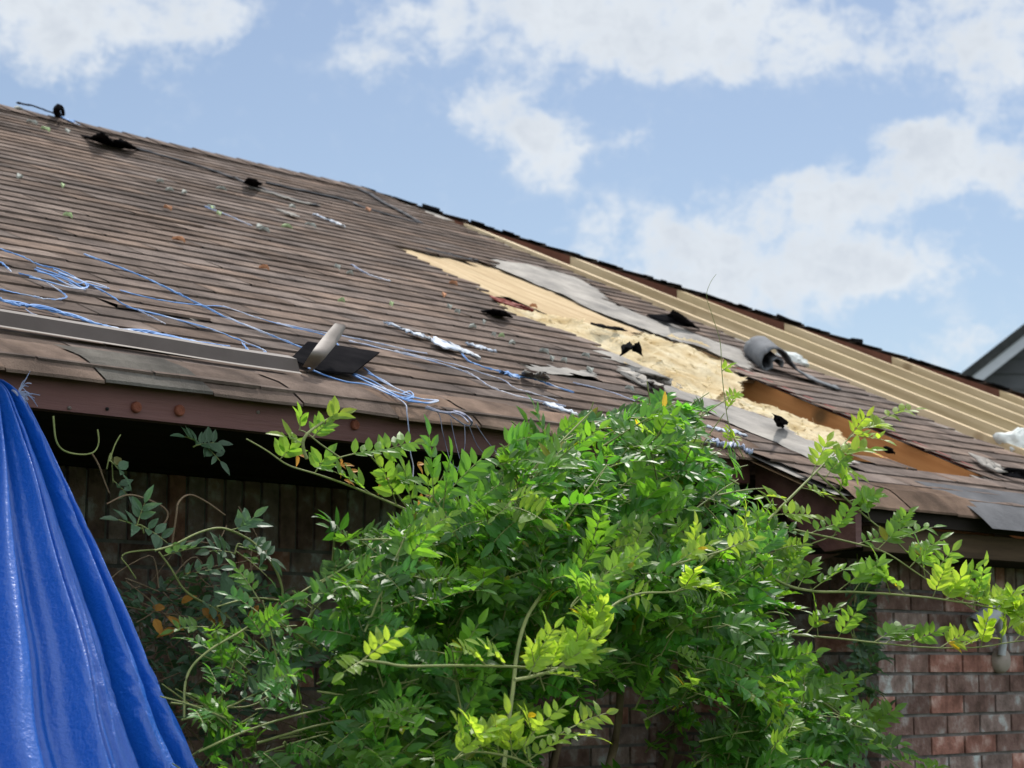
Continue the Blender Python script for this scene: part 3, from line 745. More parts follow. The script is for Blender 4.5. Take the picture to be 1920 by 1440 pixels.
for lab, mm, r, P in CORDS:
    rc = random.Random(len(P) * 31 + P[0][0]); C = curve([wr(x, y, .014) for x, y in P], 7); b = MB()
    strands = 4 if r > .006 else 3
    for k in range(strands):
        ph = 2 * pi * k / strands
        pts = []
        for i, p in enumerate(C):
            a = ph + i * .22; jit = V((rc.gauss(0, 1), rc.gauss(0, 1), rc.gauss(0, 1))) * r * .12
            pts.append(p + RU * (cos(a + .8 * nz(i * .21, k * 3.1)) * r * (.55 + .7 * nz(i * .13, k * 5.7, 3))) + RN * (sin(a) * r * .15 + .001) + jit)
        b.tube(pts, r * .24 * rc.uniform(.7, 1.2), r * .2, 5)
    if r > .008:
        for k in range(5):
            i0 = rc.randrange(0, len(C) - 14); off = RU * rc.uniform(-.02, .02) + RN * .003
            b.tube([p + off * sin(pi * t / 12) for t, p in enumerate(C[i0:i0 + 13])], r * .4, r * .25, 4)
    tag(b.build('cord', M[mm], None, True), lab, 'cord', 'tarp cords on the roof')
def strand_tangle(name, lab, paths, r, mm, hang=False, cat='cord bundle', n=-.03):
    b = MB(); rc = random.Random(len(lab))
    for P in paths:
        pts = []
        for q in P:
            if len(q) == 3: pts.append(onv(q[0], q[1], q[2]))
            else: pts.append(wr(q[0], q[1], .018))
        b.tube(curve(pts, 7), r * .45, r * .36, 5)
    return tag(b.build(name, M[mm], None, True), lab, cat)
strand_tangle('cord_bundle', 'knotted bunch of blue cord strands at the left of the roof', [
    [(68, 502), (100, 512), (130, 524), (150, 537), (163, 540), (158, 530), (140, 520)], [(65, 505), (95, 516), (120, 530), (150, 541), (165, 538)],
    [(100, 505), (125, 516), (150, 527), (175, 535), (205, 541)], [(70, 509), (110, 519), (145, 532), (165, 528), (200, 538)], [(55, 520), (90, 528), (125, 538), (160, 543)],
    [(110, 512), (135, 520), (152, 526), (166, 536), (150, 540), (130, 530)]], .005, 'cord')
strand_tangle('cord_bundle', 'blue strands with a bright knot just above the eave', [
    [(578, 657), (620, 640), (636, 650), (648, 680), (660, 698), (700, 715), (745, 742), (770, 745)],
    [(660, 700), (700, 722), (750, 738), (790, 748), (822, 751), (800, 756), (765, 748)], [(690, 700), (720, 714), (742, 728), (765, 738), (775, 746), (750, 744)],
    [(578, 690), (610, 704), (650, 716), (690, 722), (740, 743), (790, 754)], [(755, 738), (768, 734), (775, 742), (762, 748), (752, 744)],
    [(660, 702), (680, 712), (720, 730), (755, 748), (770, 752)], [(765, 752), (800, 755), (820, 750)], [(683, 690), (712, 712), (738, 726)]], .0052, 'cord')
strand_tangle('cord_bundle', 'dark blue loop of cord hooked over the eave edge', [
    [(800, 762, -.03), (830, 772, -.045), (862, 774, -.06), (880, 786, -.075), (884, 797, -.075), (872, 797, -.07), (855, 786, -.065), (840, 775, -.05)],
    [(797, 765), (815, 770), (840, 775), (855, 772), (872, 780)], [(846, 773), (866, 780), (878, 792)], [(850, 770), (870, 776), (885, 790), (882, 798, -.07)]], .0055, 'darkcord')
strand_tangle('hanging_cord', 'white cord hanging straight down from the eave over the beam', [
    [(700, 724), (740, 744), (760, 758), (763, 775, -.06), (767, 810, -.06), (770, 850, -.06), (775, 875, -.06), (773, 905, -.07)]], .0042, 'palecord', cat='cord')
strand_tangle('hanging_cord', 'thin dark cords dangling below the hooked loop into the vine', [
    [(797, 763, -.06), (822, 775, -.07), (830, 810, -.07), (840, 850, -.07), (850, 890, -.08), (848, 935, -.1)], [(845, 785, -.07), (852, 820, -.07), (862, 860, -.08)],
    [(871, 795, -.08), (872, 830, -.08), (868, 850, -.08), (858, 880, -.08), (845, 905, -.08)], [(880, 800, -.08), (895, 835, -.08), (915, 860, -.08), (930, 885, -.08)],
    [(892, 795, -.07), (912, 825, -.07), (938, 858, -.08), (955, 885, -.08)], [(846, 870, -.08), (870, 888, -.08), (900, 910, -.08)]], .0024, 'darkcord', cat='cord')
strand_tangle('hanging_cord', 'dark tufted cords hanging between the vine leaves under the beam', [
    [(880, 900, -.05), (878, 930, -.05), (885, 960, -.05), (880, 990, -.06)], [(918, 885, -.05), (917, 930, -.06), (916, 985, -.06)], [(965, 880, -.05), (960, 900, -.05), (958, 925, -.06)],
    [(976, 880, -.05), (970, 900, -.06), (962, 930, -.06)], [(895, 930, -.06), (900, 960, -.06), (903, 1000, -.07)]], .0028, 'darkcord', cat='cord')
def rag(name, lab, P, mm, h, wid, cat, group=None, curl=.01):   # crumpled flat rag along a line of points
    b = MB(); C = curve([wr(x, y, h) for x, y in P], 6); rows = []; rc = random.Random(int(P[0][0]))
    nc = 5
    for i, p in enumerate(C):
        t = i / (len(C) - 1); w = wid * (sin(pi * min(.97, max(.06, t))) ** .5) * (1 + .35 * nz(i * .6, P[0][0]))
        rows.append([p + RU * (w * (j / (nc - 1) - .5)) + RN * (curl * (nz(i * .7, j * .9, P[0][0]) + .35 * nz(i * 2.1, j * 2, 4))) for j in range(nc)])
    b.grid(rows)
    o = b.build(name, M[mm], None, True); sm = o.modifiers.new('solid', 'SOLIDIFY'); sm.thickness = .004
    return tag(o, lab, cat, group)
rag('tarp_shred', 'torn whitish blue tarp shred lying across the lower shingles', [(822, 648), (840, 648), (858, 654), (872, 660), (886, 664)], 'shred', .02, .17, 'tarp shred')
rag('tarp_shred', 'narrow pale blue rag leading up from the whitish tarp shred', [(722, 605), (745, 614), (770, 624), (790, 630), (805, 636), (822, 642)], 'shred', .016, .06, 'tarp shred')
rag('tarp_shred', 'thin pale streak of tarp right of the whitish shred', [(875, 645), (890, 650), (910, 655), (930, 660)], 'shred', .014, .03, 'tarp shred')
rag('tarp_shred', 'small bright blue scrap near the grey felt piece', [(940, 698), (955, 704), (972, 708)], 'cord', .016, .05, 'tarp shred')
rag('tarp_shred', 'pale scrap lying below the vine top on the shingles', [(1025, 760), (1045, 765), (1065, 772), (1085, 780)], 'shred', .016, .08, 'tarp shred')
rag('tarp_shred', 'blue frayed strip on the eave right of the vine crown', [(1325, 829), (1345, 830), (1360, 836), (1378, 834), (1395, 840), (1408, 848)], 'palecord', .016, .022, 'tarp shred', curl=.02)
rag('tarp_shred', 'long whitish strip lying above the blue frayed strip', [(1322, 800), (1350, 807), (1380, 812), (1400, 818)], 'shred', .016, .035, 'tarp shred')
rag('tarp_shred', 'blue scrap on the ridge beside the dark hook', [(122, 224), (130, 227), (143, 232)], 'cord', .02, .16, 'tarp shred')
rag('shingle_scrap', 'light grey shingle scrap high on the middle of the roof', [(595, 405), (610, 411), (625, 417), (640, 422)], 'shred', .014, .14, 'shingle scrap')
rag('shingle_scrap', 'small dull grey scrap left of the light grey one', [(522, 395), (540, 401), (557, 405)], 'felt', .014, .10, 'shingle scrap')
# torn black and grey felt
def flap(name, lab, P, mm, hs, cat, group=None, thick=.005):      # a sheet through picture points at given heights, fanned
    top = [WR(*onr(x, y, h), h) for (x, y), h in zip(P, hs)]
    b = MB(); c = sum(top, V()) / len(top); n = len(top); rc = random.Random(int(P[0][0]) + 5)
    sub = []
    for i in range(n):
        a, d = top[i], top[(i + 1) % n]
        for k in range(4): sub.append(a.lerp(d, k / 4) + (RU * rc.uniform(-1, 1) + D * rc.uniform(-1, 1)) * (.006 if k else 0))
    mid = [p.lerp(c, .5) + RN * rc.uniform(-.006, .008) for p in sub]
    b.grid([sub + [sub[0]], mid + [mid[0]]])
    i0 = len(b.v); b.v += mid + [c]
    for k in range(len(mid)): b.f.append((i0 + k, i0 + (k + 1) % len(mid), i0 + len(mid))); b.c.append((1, 1, 1))
    o = b.build(name, M[mm], None, True); sm = o.modifiers.new('solid', 'SOLIDIFY'); sm.thickness = thick
    return tag(o, lab, cat, group)
BF = 'black felt scraps on the roof'
flap('felt_scrap', 'black twisted felt scrap sticking out of the torn insulation', [(1163, 668), (1168, 648), (1180, 642), (1190, 652), (1198, 640), (1205, 668), (1196, 662), (1184, 655), (1172, 652)], 'blackfelt', [.03, .06, .07, .07, .13, .04, .06, .07, .07], 'felt scrap', BF)
flap('felt_scrap', 'thin black slit of felt across the upper insulation', [(1107, 606), (1130, 611), (1160, 613), (1176, 621), (1150, 619), (1125, 614)], 'blackfelt', [.04, .05, .05, .04, .04, .04], 'felt scrap', BF)
flap('felt_scrap', 'black triangular felt flap lifted beside the first bare rafter', [(1212, 592), (1250, 591), (1262, 580), (1280, 590), (1300, 606), (1312, 617), (1280, 612), (1245, 604)], 'blackfelt', [.01, .03, .10, .08, .05, .01, .02, .02], 'felt scrap', BF)
flap('felt_scrap', 'crumpled black felt torn up near the ridge at upper left', [(152, 253), (168, 257), (182, 249), (192, 247), (206, 260), (216, 268), (238, 264), (246, 270), (262, 280), (236, 279), (210, 273), (180, 265)], 'blackfelt', [.01, .03, .09, .12, .07, .04, .08, .07, .01, .01, .01, .01], 'felt scrap', BF)
flap('felt_scrap', 'small dark lump of felt below the ridge, left of centre', [(456, 342), (466, 333), (480, 336), (492, 345), (478, 349)], 'blackfelt', [.02, .08, .09, .03, .01], 'felt scrap', BF)
flap('felt_scrap', 'dark lifted shingle corner at the lower edge of the insulation', [(902, 582), (925, 578), (948, 583), (962, 594), (940, 591), (915, 588)], 'blackfelt', [.01, .05, .06, .02, .01, .01], 'felt scrap', BF)
flap('felt_scrap', 'grey crumpled felt lump on the shingles left of the vine top', [(973, 700), (984, 694), (998, 700), (1012, 704), (1024, 700), (1031, 708), (1018, 716), (1002, 710), (985, 706)], 'felt', [.01, .05, .04, .03, .06, .03, .01, .02, .01], 'felt scrap')
flap('felt_scrap', 'curled grey felt strip with a black upturned corner above the vine', [(1155, 695), (1190, 700), (1222, 712), (1240, 726), (1246, 722), (1243, 733), (1215, 729), (1180, 712)], 'felt', [.02, .025, .02, .03, .07, .02, .012, .012], 'felt scrap')
flap('felt_scrap', 'stiff grey felt flap raised at the lower insulation edge', [(1190, 696), (1215, 698), (1250, 706), (1262, 712), (1258, 724), (1232, 714), (1208, 706)], 'felt', [.02, .05, .06, .05, .03, .02, .02], 'felt scrap')
flap('felt_scrap', 'black pointed felt tip standing by the lower insulation', [(1448, 775), (1462, 780), (1476, 790), (1466, 802), (1455, 795)], 'blackfelt', [.12, .08, .04, .01, .03], 'felt scrap', BF)
flap('felt_scrap', 'black torn felt edge at the right picture edge', [(1868, 884), (1890, 876), (1925, 880), (1930, 900), (1900, 896), (1880, 892)], 'blackfelt', [.01, .05, .06, .02, .02, .01], 'felt scrap', BF)
flap('felt_scrap', 'pale grey felt sheet wrinkled on the lowest shingles at right', [(1815, 850), (1850, 862), (1880, 876), (1900, 888), (1870, 886), (1840, 872)], 'felt', [.02, .03, .04, .03, .02, .02], 'felt scrap')
flap('felt_scrap', 'dark felt crumb on the rafter inside the open bay', [(1652, 842), (1662, 836), (1676, 842), (1678, 850), (1662, 850)], 'blackfelt', [.0, .03, .03, .0, .0], 'felt scrap', BF)
flap('board_scrap', 'red brown splinter of board at the upper insulation edge', [(918, 556), (945, 564), (980, 575), (1003, 582), (1000, 585), (965, 577), (935, 567)], 'redpaper', [.01, .015, .015, .02, .01, .01, .01], 'board scrap')
b = MB()                                                     # half rolled sheet of felt
def roll():
    axd = (RU * .80 + D * .60).normalized(); e1 = (D * .80 - RU * .60).normalized(); o0 = wr(1427, 692, .005)
    prof_ = curve([o0 + e1 * x + RN * z for x, z in ((.085, .030), (.080, .056), (.052, .064), (.034, .048), (.040, .020), (.030, .010), (.012, .004), (-.006, .030), (-.002, .062), (.022, .088), (.055, .096), (.090, .082), (.118, .056), (.150, .034), (.190, .020), (.240, .012), (.310, .007), (.350, .006))], 5)
    rows = []
    for q, p in enumerate(prof_):
        u = q / (len(prof_) - 1); ln = .31 if u < .6 else .31 - .25 * ((u - .6) / .4) ** .8
        rows.append([p + axd * (ln * t) + RN * (.006 * nz(q * .3, t * 2.5, 5)) + axd * (.012 * nz(q * .5, 8)) for t in (0, .2, .4, .6, .8, 1)])
    b.grid(rows)
roll()
o = b.build('rolled_felt', M['feltblue'], None, True); sm = o.modifiers.new('solid', 'SOLIDIFY'); sm.thickness = .006
tag(o, 'half rolled sheet of grey felt lying against the bare rafters', 'felt roll')
def strip(lab, P, r, mm, h=.012):
    b = MB(); C = curve([wr(x, y, h) for x, y in P], 6); C = [p + RU * (.02 * nz(i * .35, P[0][0])) + RN * (.01 * max(0, nz(i * .5, P[0][1]))) for i, p in enumerate(C)]
    b.tube(C, r, r * .7, 6, RN); tag(b.build('torn_strip', M[mm], None, True), lab, 'torn strip', 'lifted strips below the ridge')
strip('dark torn strip trailing from the crumpled felt near the ridge', [(255, 278), (310, 293), (360, 307), (400, 320), (450, 338), (500, 357), (550, 374), (597, 386)], .018, 'darkfelt')
strip('dark lifted seam running right from the small felt lump', [(500, 342), (560, 356), (640, 373), (680, 388), (720, 400), (785, 418)], .016, 'darkfelt')
strip('grey lifted seam slanting down from the end of the ridge', [(650, 345), (690, 362), (720, 380), (755, 398), (788, 417)], .02, 'darkfelt')
strip('grey frayed strip under the dark torn strip', [(470, 352), (520, 366), (560, 378), (598, 385)], .018, 'felt')
strip('wavy dark cord of felt along the left of the ridge', [(35, 194), (60, 198), (85, 207), (105, 214)], .014, 'blackfelt', .03)
strip('black slit where shingles lifted above the insulation', [(800, 466), (840, 476), (870, 484), (895, 487)], .012, 'darkfelt')
b = MB(); hk = curve([wr(110, 219, .0), wr(106, 208, .06), wr(109, 200, .10), wr(116, 204, .10), wr(119, 215, .05)], 5)
hk = [EYE + (p - EYE) * 1.0 for p in hk]; b.tube(hk, .020, .008, 6)
tag(b.build('bent_flashing', M['blackfelt'], None, True), 'dark curled piece of flashing standing on the ridge at far left', 'flashing')
# flecks: leaves and crumbs blown onto the roof
M['fleckg'] = mat('pale green fleck', (.32, .42, .20), (.42, .52, .28), 40, .7, attr='tint')
M['fleckw'] = mat('pale grey fleck', (.26, .27, .24), (.40, .41, .37), 40, .8, attr='tint')
M['flecko'] = mat('orange fleck', (.40, .18, .09), (.48, .25, .14), 40, .8, attr='tint')
FL_ = {'fleckg': ('pale green leaf fleck dropped on the brown shingles', [(127, 405), (117, 350), (85, 243), (410, 402), (640, 565), (733, 572), (940, 631), (538, 426), (397, 392)]),
       'fleckw': ('pale whitish crumb lying on the brown shingles', [(35, 205), (126, 247), (548, 389), (582, 423), (496, 432), (632, 502), (656, 513), (842, 577), (857, 586), (907, 606), (925, 629), (886, 614), (300, 341), (415, 355), (1034, 674), (1057, 677), (960, 645), (1020, 660), (1098, 668), (487, 427), (318, 357), (345, 362), (60, 230), (36, 333), (395, 390), (1105, 695), (1180, 730)]),
       'flecko': ('orange crumb lying on the brown shingles', [(314, 391), (335, 450), (495, 503), (832, 555), (850, 532), (690, 394), (1000, 575)])}
rf = random.Random(12)
for key, (lab, pts) in FL_.items():
    for x, y in pts:
        s, n = onr(x, y, .014); c = WR(s, n, .014); L_ = rf.uniform(.009, .017) * (1 + max(0, n) * .22); a = rf.uniform(0, pi); u = D * cos(a) + RU * sin(a); v = RN.cross(u)
        b = MB(); t = rf.uniform(.85, 1.1); b.tint = (t, t, t); w = L_ * rf.uniform(.5, .9)
        top = [c + u * L_ + RN * .004, c + v * w * .7 + u * L_ * .3 + RN * .014, c - u * L_ * .6 + v * w * .5 + RN * .010, c - u * L_ + RN * .004, c - u * L_ * .4 - v * w * .6 + RN * .014, c + u * L_ * .4 - v * w * .6 + RN * .010]
        b.prism([p - RN * .008 for p in top], RN * .008)
        tag(b.build('roof_fleck', M[key]), lab, 'fleck', {'fleckg': 'pale green flecks on the roof', 'fleckw': 'pale crumbs on the roof', 'flecko': 'orange crumbs on the roof'}[key])

# ------------------------------------------------------------------ flood lamp on the right wall
def lamp():
    base = onv(1875, 1230, .018)
    root = empty('flood_lamp', base, 'grey bullet shaped flood lamp on the brick wall at the right edge', 'lamp')
    b = MB(); ax = V((-.78, -.30, -.58)).normalized(); a = ax.cross(V((0, 0, 1))).normalized(); c_ = a.cross(ax)
    def lathe(o, prof, mb, dirv, seg=24):
        a_ = dirv.cross(V((.1, .2, 1))).normalized(); b_ = a_.cross(dirv); rows = []
        for t, r in prof: rows.append([o + dirv * t + a_ * (cos(2 * pi * k / seg) * r) + b_ * (sin(2 * pi * k / seg) * r) for k in range(seg)])
        mb.grid(rows, True)
    head = onv(1848, 1160, -.10)
    lathe(head, [(-.060, .001), (-.058, .020), (-.042, .030), (-.012, .036), (.03, .040), (.050, .041), (.050, .038), (.03, .036), (-.012, .028), (-.02, .002)], b, ax)
    b.build('lamp_shade', M['lamp'], root, True)
    b = MB(); lathe(head, [(-.01, .002), (.01, .022), (.03, .026), (.045, .018), (.05, .002)], b, ax); b.build('bulb', M['lampbase'], root, True)
    b = MB(); b.tube(curve([head - ax * .07, onv(1872, 1165, -.06), onv(1880, 1200, -.03), onv(1878, 1228, -.02)], 6), .014, .014, 10); b.build('arm', M['lamp'], root, True)
    b = MB(); lathe(onv(1872, 1238, .018), [(0, .045), (-.015, .045), (-.028, .036), (-.032, .002)], b, NN); b.build('wall_plate', M['lampbase'], root, True)
lamp()

# ------------------------------------------------------------------ plants
def leaflet(mb, base, d, up, L, w, fold=.25, bend=.25, tint=(1, 1, 1)):
    d = d.normalized(); sd_ = d.cross(up).normalized(); nn = sd_.cross(d).normalized()
    def P(t, x, lift): return base + d * (L * t) + sd_ * (w * x) + nn * (L * (-bend * t * t) + abs(x) * w * fold + lift)
    m = [P(0, 0, 0), P(.33, 0, 0), P(.7, 0, 0), P(1, 0, 0)]
    i = len(mb.v); mb.tint = tint
    mb.v += m + [P(.14, .30, 0), P(.36, .5, 0), P(.68, .38, 0), P(.14, -.30, 0), P(.36, -.5, 0), P(.68, -.38, 0)]
    for f in ((0, 1, 5, 4), (1, 2, 6, 5), (2, 3, 6), (1, 0, 7, 8), (2, 1, 8, 9), (3, 2, 9)):
        mb.f.append(tuple(i + q for q in f)); mb.c.append(tint)
def compound(mb, st, base, d, up, L, pairs, ll, rng, tint, droop=.3, spread=1.0):
    """A pinnate leaf: a bending midrib with opposite leaflets and one at the tip."""
    d = d.normalized(); pts = []; p = V(base); dd = V(d); k = pairs + 2
    for i in range(k + 1):
        pts.append(V(p)); p = p + dd * (L / k); dd = (dd + V((0, 0, -droop / k)) * 1.2).normalized()
    st.tube(pts, .0016, .0008, 4)
    for i in range(1, k + 1):
        t = (pts[i] - pts[i - 1]).normalized(); sd_ = t.cross(up)
        if sd_.length < .05: sd_ = t.cross(V((1, 0, 0)))
        sd_.normalize(); nn = sd_.cross(t)
        if i == k:
            leaflet(mb, pts[i], t, nn, ll * 1.05, ll * .42, .2, .2, tuple(c * rng.uniform(.9, 1.1) for c in tint)); break
        if i < 2 and pairs > 3: continue
        sc = ll * (.80 + .25 * sin(pi * i / k)) * rng.uniform(.85, 1.1)
        for sg in (-1, 1):
            dv = (sd_ * sg * spread + t * rng.uniform(.35, .6) + nn * rng.uniform(.0, .35) + V((rng.gauss(0, .12), rng.gauss(0, .12), rng.gauss(.38, .16))))
            kk = rng.uniform(.80, 1.18); old = rng.random() < .010
            leaflet(mb, pts[i], dv, nn + sd_ * (-.2 * sg), sc, sc * rng.uniform(.40, .52), rng.uniform(.15, .4), rng.uniform(-.05, .35) + (.5 if rng.random() < .08 else 0), (tint[0] * 2.0, tint[1] * .95, tint[2] * .5) if old else tuple(c * kk for c in tint))

CROWN = [(975, 850), (1005, 825), (1060, 815), (1090, 800), (1130, 785), (1160, 775), (1190, 775), (1220, 762), (1255, 752), (1290, 745), (1325, 760), (1335, 800), (1345, 850), (1375, 880), (1405, 915), (1430, 965), (1440, 1010),
         (1425, 1060), (1410, 1100), (1440, 1140), (1425, 1200), (1450, 1260), (1490, 1310), (1545, 1340), (1590, 1400), (1600, 1500), (1300, 1500), (1290, 1420), (1250, 1340), (1200, 1290), (1150, 1262), (1060, 1265), (1000, 1290), (985, 1340),
         (1000, 1400), (980, 1500), (350, 1500), (375, 1400), (345, 1330), (380, 1260), (440, 1210), (500, 1170), (545, 1120), (610, 1065), (655, 1015), (720, 1000), (750, 965), (810, 955), (850, 930), (930, 925), (960, 880)]
def bush():
    rng = random.Random(77)
    root = empty('wisteria', W(4.2, -.45, 0), 'big leafy green climber growing in front of the eave and recess', 'climbing plant')
    lf = MB(); st = MB(); yg = MB(); n_ok = 0
    xs = [p[0] for p in CROWN]; ys = [p[1] for p in CROWN]
    def depth_room(x, y):                                    # how thick the crown is here
        e = 1.0
        for dx, dy in ((60, 0), (-60, 0), (0, 60), (0, -60), (45, 45), (-45, 45), (45, -45), (-45, -45)):
            if not inpoly(x + dx, y + dy, CROWN): e -= .11
        return e
    clumps = []
    while len(clumps) < 370:
        x = rng.uniform(min(xs), max(xs)); y = rng.uniform(min(ys), 1490)
        if not inpoly(x, y, CROWN) or (x < 660 and rng.random() < .62): continue
        if y > 830 and fbm(x * .011, y * .011, 9, 1.0) < 0 and rng.random() < .92: continue
        room = depth_room(x, y); n = -.36 + rng.triangular(-.42, .34, -.05) * (.3 + .7 * room)
        if y < 830: n = min(n, -.2)
        clumps.append((x, y, n, rng.gauss((x - 950) / 700, .8), rng.choice((0, 0, 0, 1, 1, 1, 2))))
    for x, y, n, sx, kind in clumps:                         # a clump is a short leafy twig end
        m_ = rng.randint(5, 9) if x > 640 else rng.randint(3, 6); c0 = onv(x, y, n); tw = D * sx - NN * rng.uniform(0, .6) + V((0, 0, rng.gauss(.25, .35))); tw.normalize()
        st.tube(curve([c0 - tw * .10 + V((0, 0, -.02)), c0, c0 + tw * .09 + V((0, 0, .012))], 4), .0026, .0014, 5)
        for q in range(m_):
            f = q / (m_ - 1); p = c0 + tw * (.18 * f - .09) + V((rng.gauss(0, .012), rng.gauss(0, .012), rng.gauss(0, .012)))
            sd_ = tw.cross(V((0, 0, 1))); sd_.normalize()
            d = tw * rng.uniform(.2, .9) + sd_ * rng.choice((-1, 1)) * rng.uniform(.3, 1) + V((0, 0, rng.gauss(.1, .35))) - NN * rng.uniform(0, .5); d.normalize()
            up = V((0, 0, 1)) * rng.uniform(.2, .9) - NN * rng.uniform(.35, 1.0) - D * rng.gauss(.3, .4)
            sz = rng.uniform(.85, 1.3) if x > 640 else rng.uniform(.6, 1.0); L_ = rng.uniform(.065, .095) * sz; pairs = rng.choice((3, 4, 4, 5)); ll = rng.uniform(.031, .042) * sz; t = rng.uniform(.55, 1.25)
            ex, ey = topx(p + d * (L_ + ll))
            if ex < 345 + (ey - 1290) * .54: continue
            if y < 1000 and not inpoly(ex, ey + 34, CROWN) and not inpoly(ex, ey, CROWN): continue
            if kind == 2 and f > .6 and x > 700: compound(yg, st, p, d, up, L_ * .9, pairs, ll * .85, rng, (t * .75, t * .85, t), .25)
            elif kind == 1 and f > .5: compound(lf, st, p, d, up, L_, pairs, ll * .95, rng, (t * 1.4, t * 1.25, t * .9), .3)
            else: compound(lf, st, p, d, up, L_, pairs, ll, rng, (t * rng.uniform(.75, 1.1), t, t * rng.uniform(.8, 1.25)), .35)
    for q in range(330):                                     # the plant goes on down to the ground
        x = rng.uniform(430, 1600); y = rng.uniform(1500, 2500); n = rng.uniform(-.65, .0)
        t = rng.uniform(.6, 1.1); compound(lf, st, onv(x, y, n), D * rng.gauss(0, 1) - NN * rng.uniform(0, .8) + V((0, 0, rng.gauss(.1, .5))), V((0, 0, 1)) - NN, rng.uniform(.12, .2), 5, .075, rng, (t * .9, t, t), .4)
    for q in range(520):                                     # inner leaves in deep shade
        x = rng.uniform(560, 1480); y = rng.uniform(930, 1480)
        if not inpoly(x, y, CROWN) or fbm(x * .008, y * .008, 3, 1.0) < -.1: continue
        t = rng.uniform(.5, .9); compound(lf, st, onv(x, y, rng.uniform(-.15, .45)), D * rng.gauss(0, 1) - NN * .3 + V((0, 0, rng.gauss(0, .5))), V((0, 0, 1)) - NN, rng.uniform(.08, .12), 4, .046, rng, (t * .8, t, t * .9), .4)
    # stems inside
    tk = MB()
    for q in range(5):
        x0 = 900 + q * 110
        tk.tube(curve([onv(x0 + rng.uniform(-20, 20), 2300, -.2), onv(x0 - 30, 1700, -.2), onv(x0 + 40, 1350, -.18), onv(x0 + rng.uniform(-60, 60), 1120, -.22), onv(x0 + rng.uniform(-120, 120), 930, -.28)], 6), .016, .006, 7)
    for q in range(70):
        x = rng.uniform(480, 1450); y = rng.uniform(900, 1430)
        if not inpoly(x, y, CROWN): continue
        n = rng.uniform(-.5, -.1); dx = rng.gauss(0, 90); dy = rng.uniform(-140, 20)
        st.tube(curve([onv(x, y, n), onv(x + dx * .5, y + dy * .5 - 12, n - .05), onv(x + dx, y + dy, n - .1)], 5), .0032, .0018, 5)
    tk.build('trunk', M['brownstem'], root, True)
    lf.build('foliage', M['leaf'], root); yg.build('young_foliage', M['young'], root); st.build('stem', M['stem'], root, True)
    return root
WIS = bush()
def runner(root, P, n0, n1, r0, r1, groups, mm='young', smat='stem', seed=1, tintf=None, name='runner', ll=.043):
    """A long shoot: picture points, depth at both ends; groups = (t, length, dx, dy, pairs) where leaves leave it."""
    rng = random.Random(seed); k = len(P); C = curve([onv(x, y, n0 + (n1 - n0) * i / (k - 1)) for i, (x, y) in enumerate(P)], 8)
    st = MB(); st.tube(C, r0, r1, 6); lf = MB()
    for gq in groups:
        t, L_, dx, dy, pairs = gq[:5]; i = min(len(C) - 1, int(t * (len(C) - 1))); p = C[i]
        d = D * dx * 1.2 + V((dx * .4, 0, dy)) - NN * rng.uniform(.0, .5)
        up = (V((0, 0, 1)) * rng.uniform(.3, .9) - NN * rng.uniform(.2, 1) + D * rng.gauss(0, .3))
        tt = rng.uniform(.8, 1.15); c = (tt, tt, tt) if tintf is None else tintf(rng, t)
        compound(lf, st, p, d, up, L_, pairs, ll * rng.uniform(.85, 1.1), rng, c, .22)
    o = st.build(name, M[smat], root, True)
    if groups: lf.build('foliage', M[mm], o)
    return o
def auto(n, t0, t1, L0, L1, seed, up=.7, side=.6, pairs=(3, 4, 5)):
    rng = random.Random(seed); return [(t0 + (t1 - t0) * (i + rng.uniform(-.3, .3)) / max(1, n - 1), rng.uniform(L0, L1), rng.gauss(side, .45), rng.gauss(up, .35), rng.choice(pairs)) for i in range(n)]
YT = lambda rng, t: (rng.uniform(.8, 1.15),) * 3
MID = lambda rng, t: (lambda q: (q * .55, q * .72, q * .8))(rng.uniform(.8, 1.1))
runner(WIS, [(1385, 1005), (1420, 1050), (1460, 1090), (1520, 1108), (1600, 1110), (1680, 1115), (1760, 1123), (1870, 1142), (1925, 1160)], -.48, -.85, .0045, .0022,
       auto(13, .12, .78, .08, .13, 3, .9, .3) + auto(19, .78, 1, .05, .085, 4, .35, .4), seed=5, tintf=lambda r, t: YT(r, t) if t > .7 else MID(r, t))
runner(WIS, [(1450, 985), (1520, 1000), (1600, 1018), (1660, 1036), (1720, 1075), (1780, 1115), (1835, 1148)], -.42, -.80, .003, .0016, auto(9, .05, .95, .08, .12, 13, .8, .2), seed=7, tintf=MID)
runner(WIS, [(1430, 1186), (1500, 1191), (1570, 1197), (1660, 1207), (1740, 1214), (1830, 1214), (1890, 1205), (1930, 1200)], -.46, -.85, .003, .0016, auto(12, .15, .98, .08, .12, 23, .8, .3), seed=9, tintf=lambda r, t: YT(r, t) if t > .6 else MID(r, t))
runner(WIS, [(1440, 975), (1490, 925), (1530, 885), (1570, 845), (1600, 815), (1640, 790)], -.50, -.45, .0038, .0014, auto(11, .05, 1, .08, .14, 33, .35, .35), seed=11, tintf=YT)
runner(WIS, [(1530, 885), (1580, 930), (1625, 970), (1680, 1015), (1725, 1060), (1780, 1112)], -.48, -.65, .003, .0014, auto(10, .1, .9, .07, .12, 43, .7, .3), seed=13, tintf=MID)
runner(WIS, [(1470, 1270), (1515, 1300), (1560, 1328), (1610, 1370), (1660, 1418), (1720, 1460)], -.45, -.30, .0032, .0014, auto(9, .1, .95, .08, .12, 53, .4, .5), seed=15, tintf=MID)
runner(WIS, [(1260, 1060), (1330, 1040), (1395, 1020)], -.92, -.92, .003, .0016, auto(5, .1, 1, .07, .10, 61, .6, .1), seed=16, tintf=YT, ll=.034)
runner(WIS, [(1075, 1070), (1035, 1092), (1005, 1130), (985, 1165), (970, 1220), (962, 1290), (953, 1360), (945, 1440)], -.62, -.92, .0040, .0045, [], seed=17, tintf=YT)
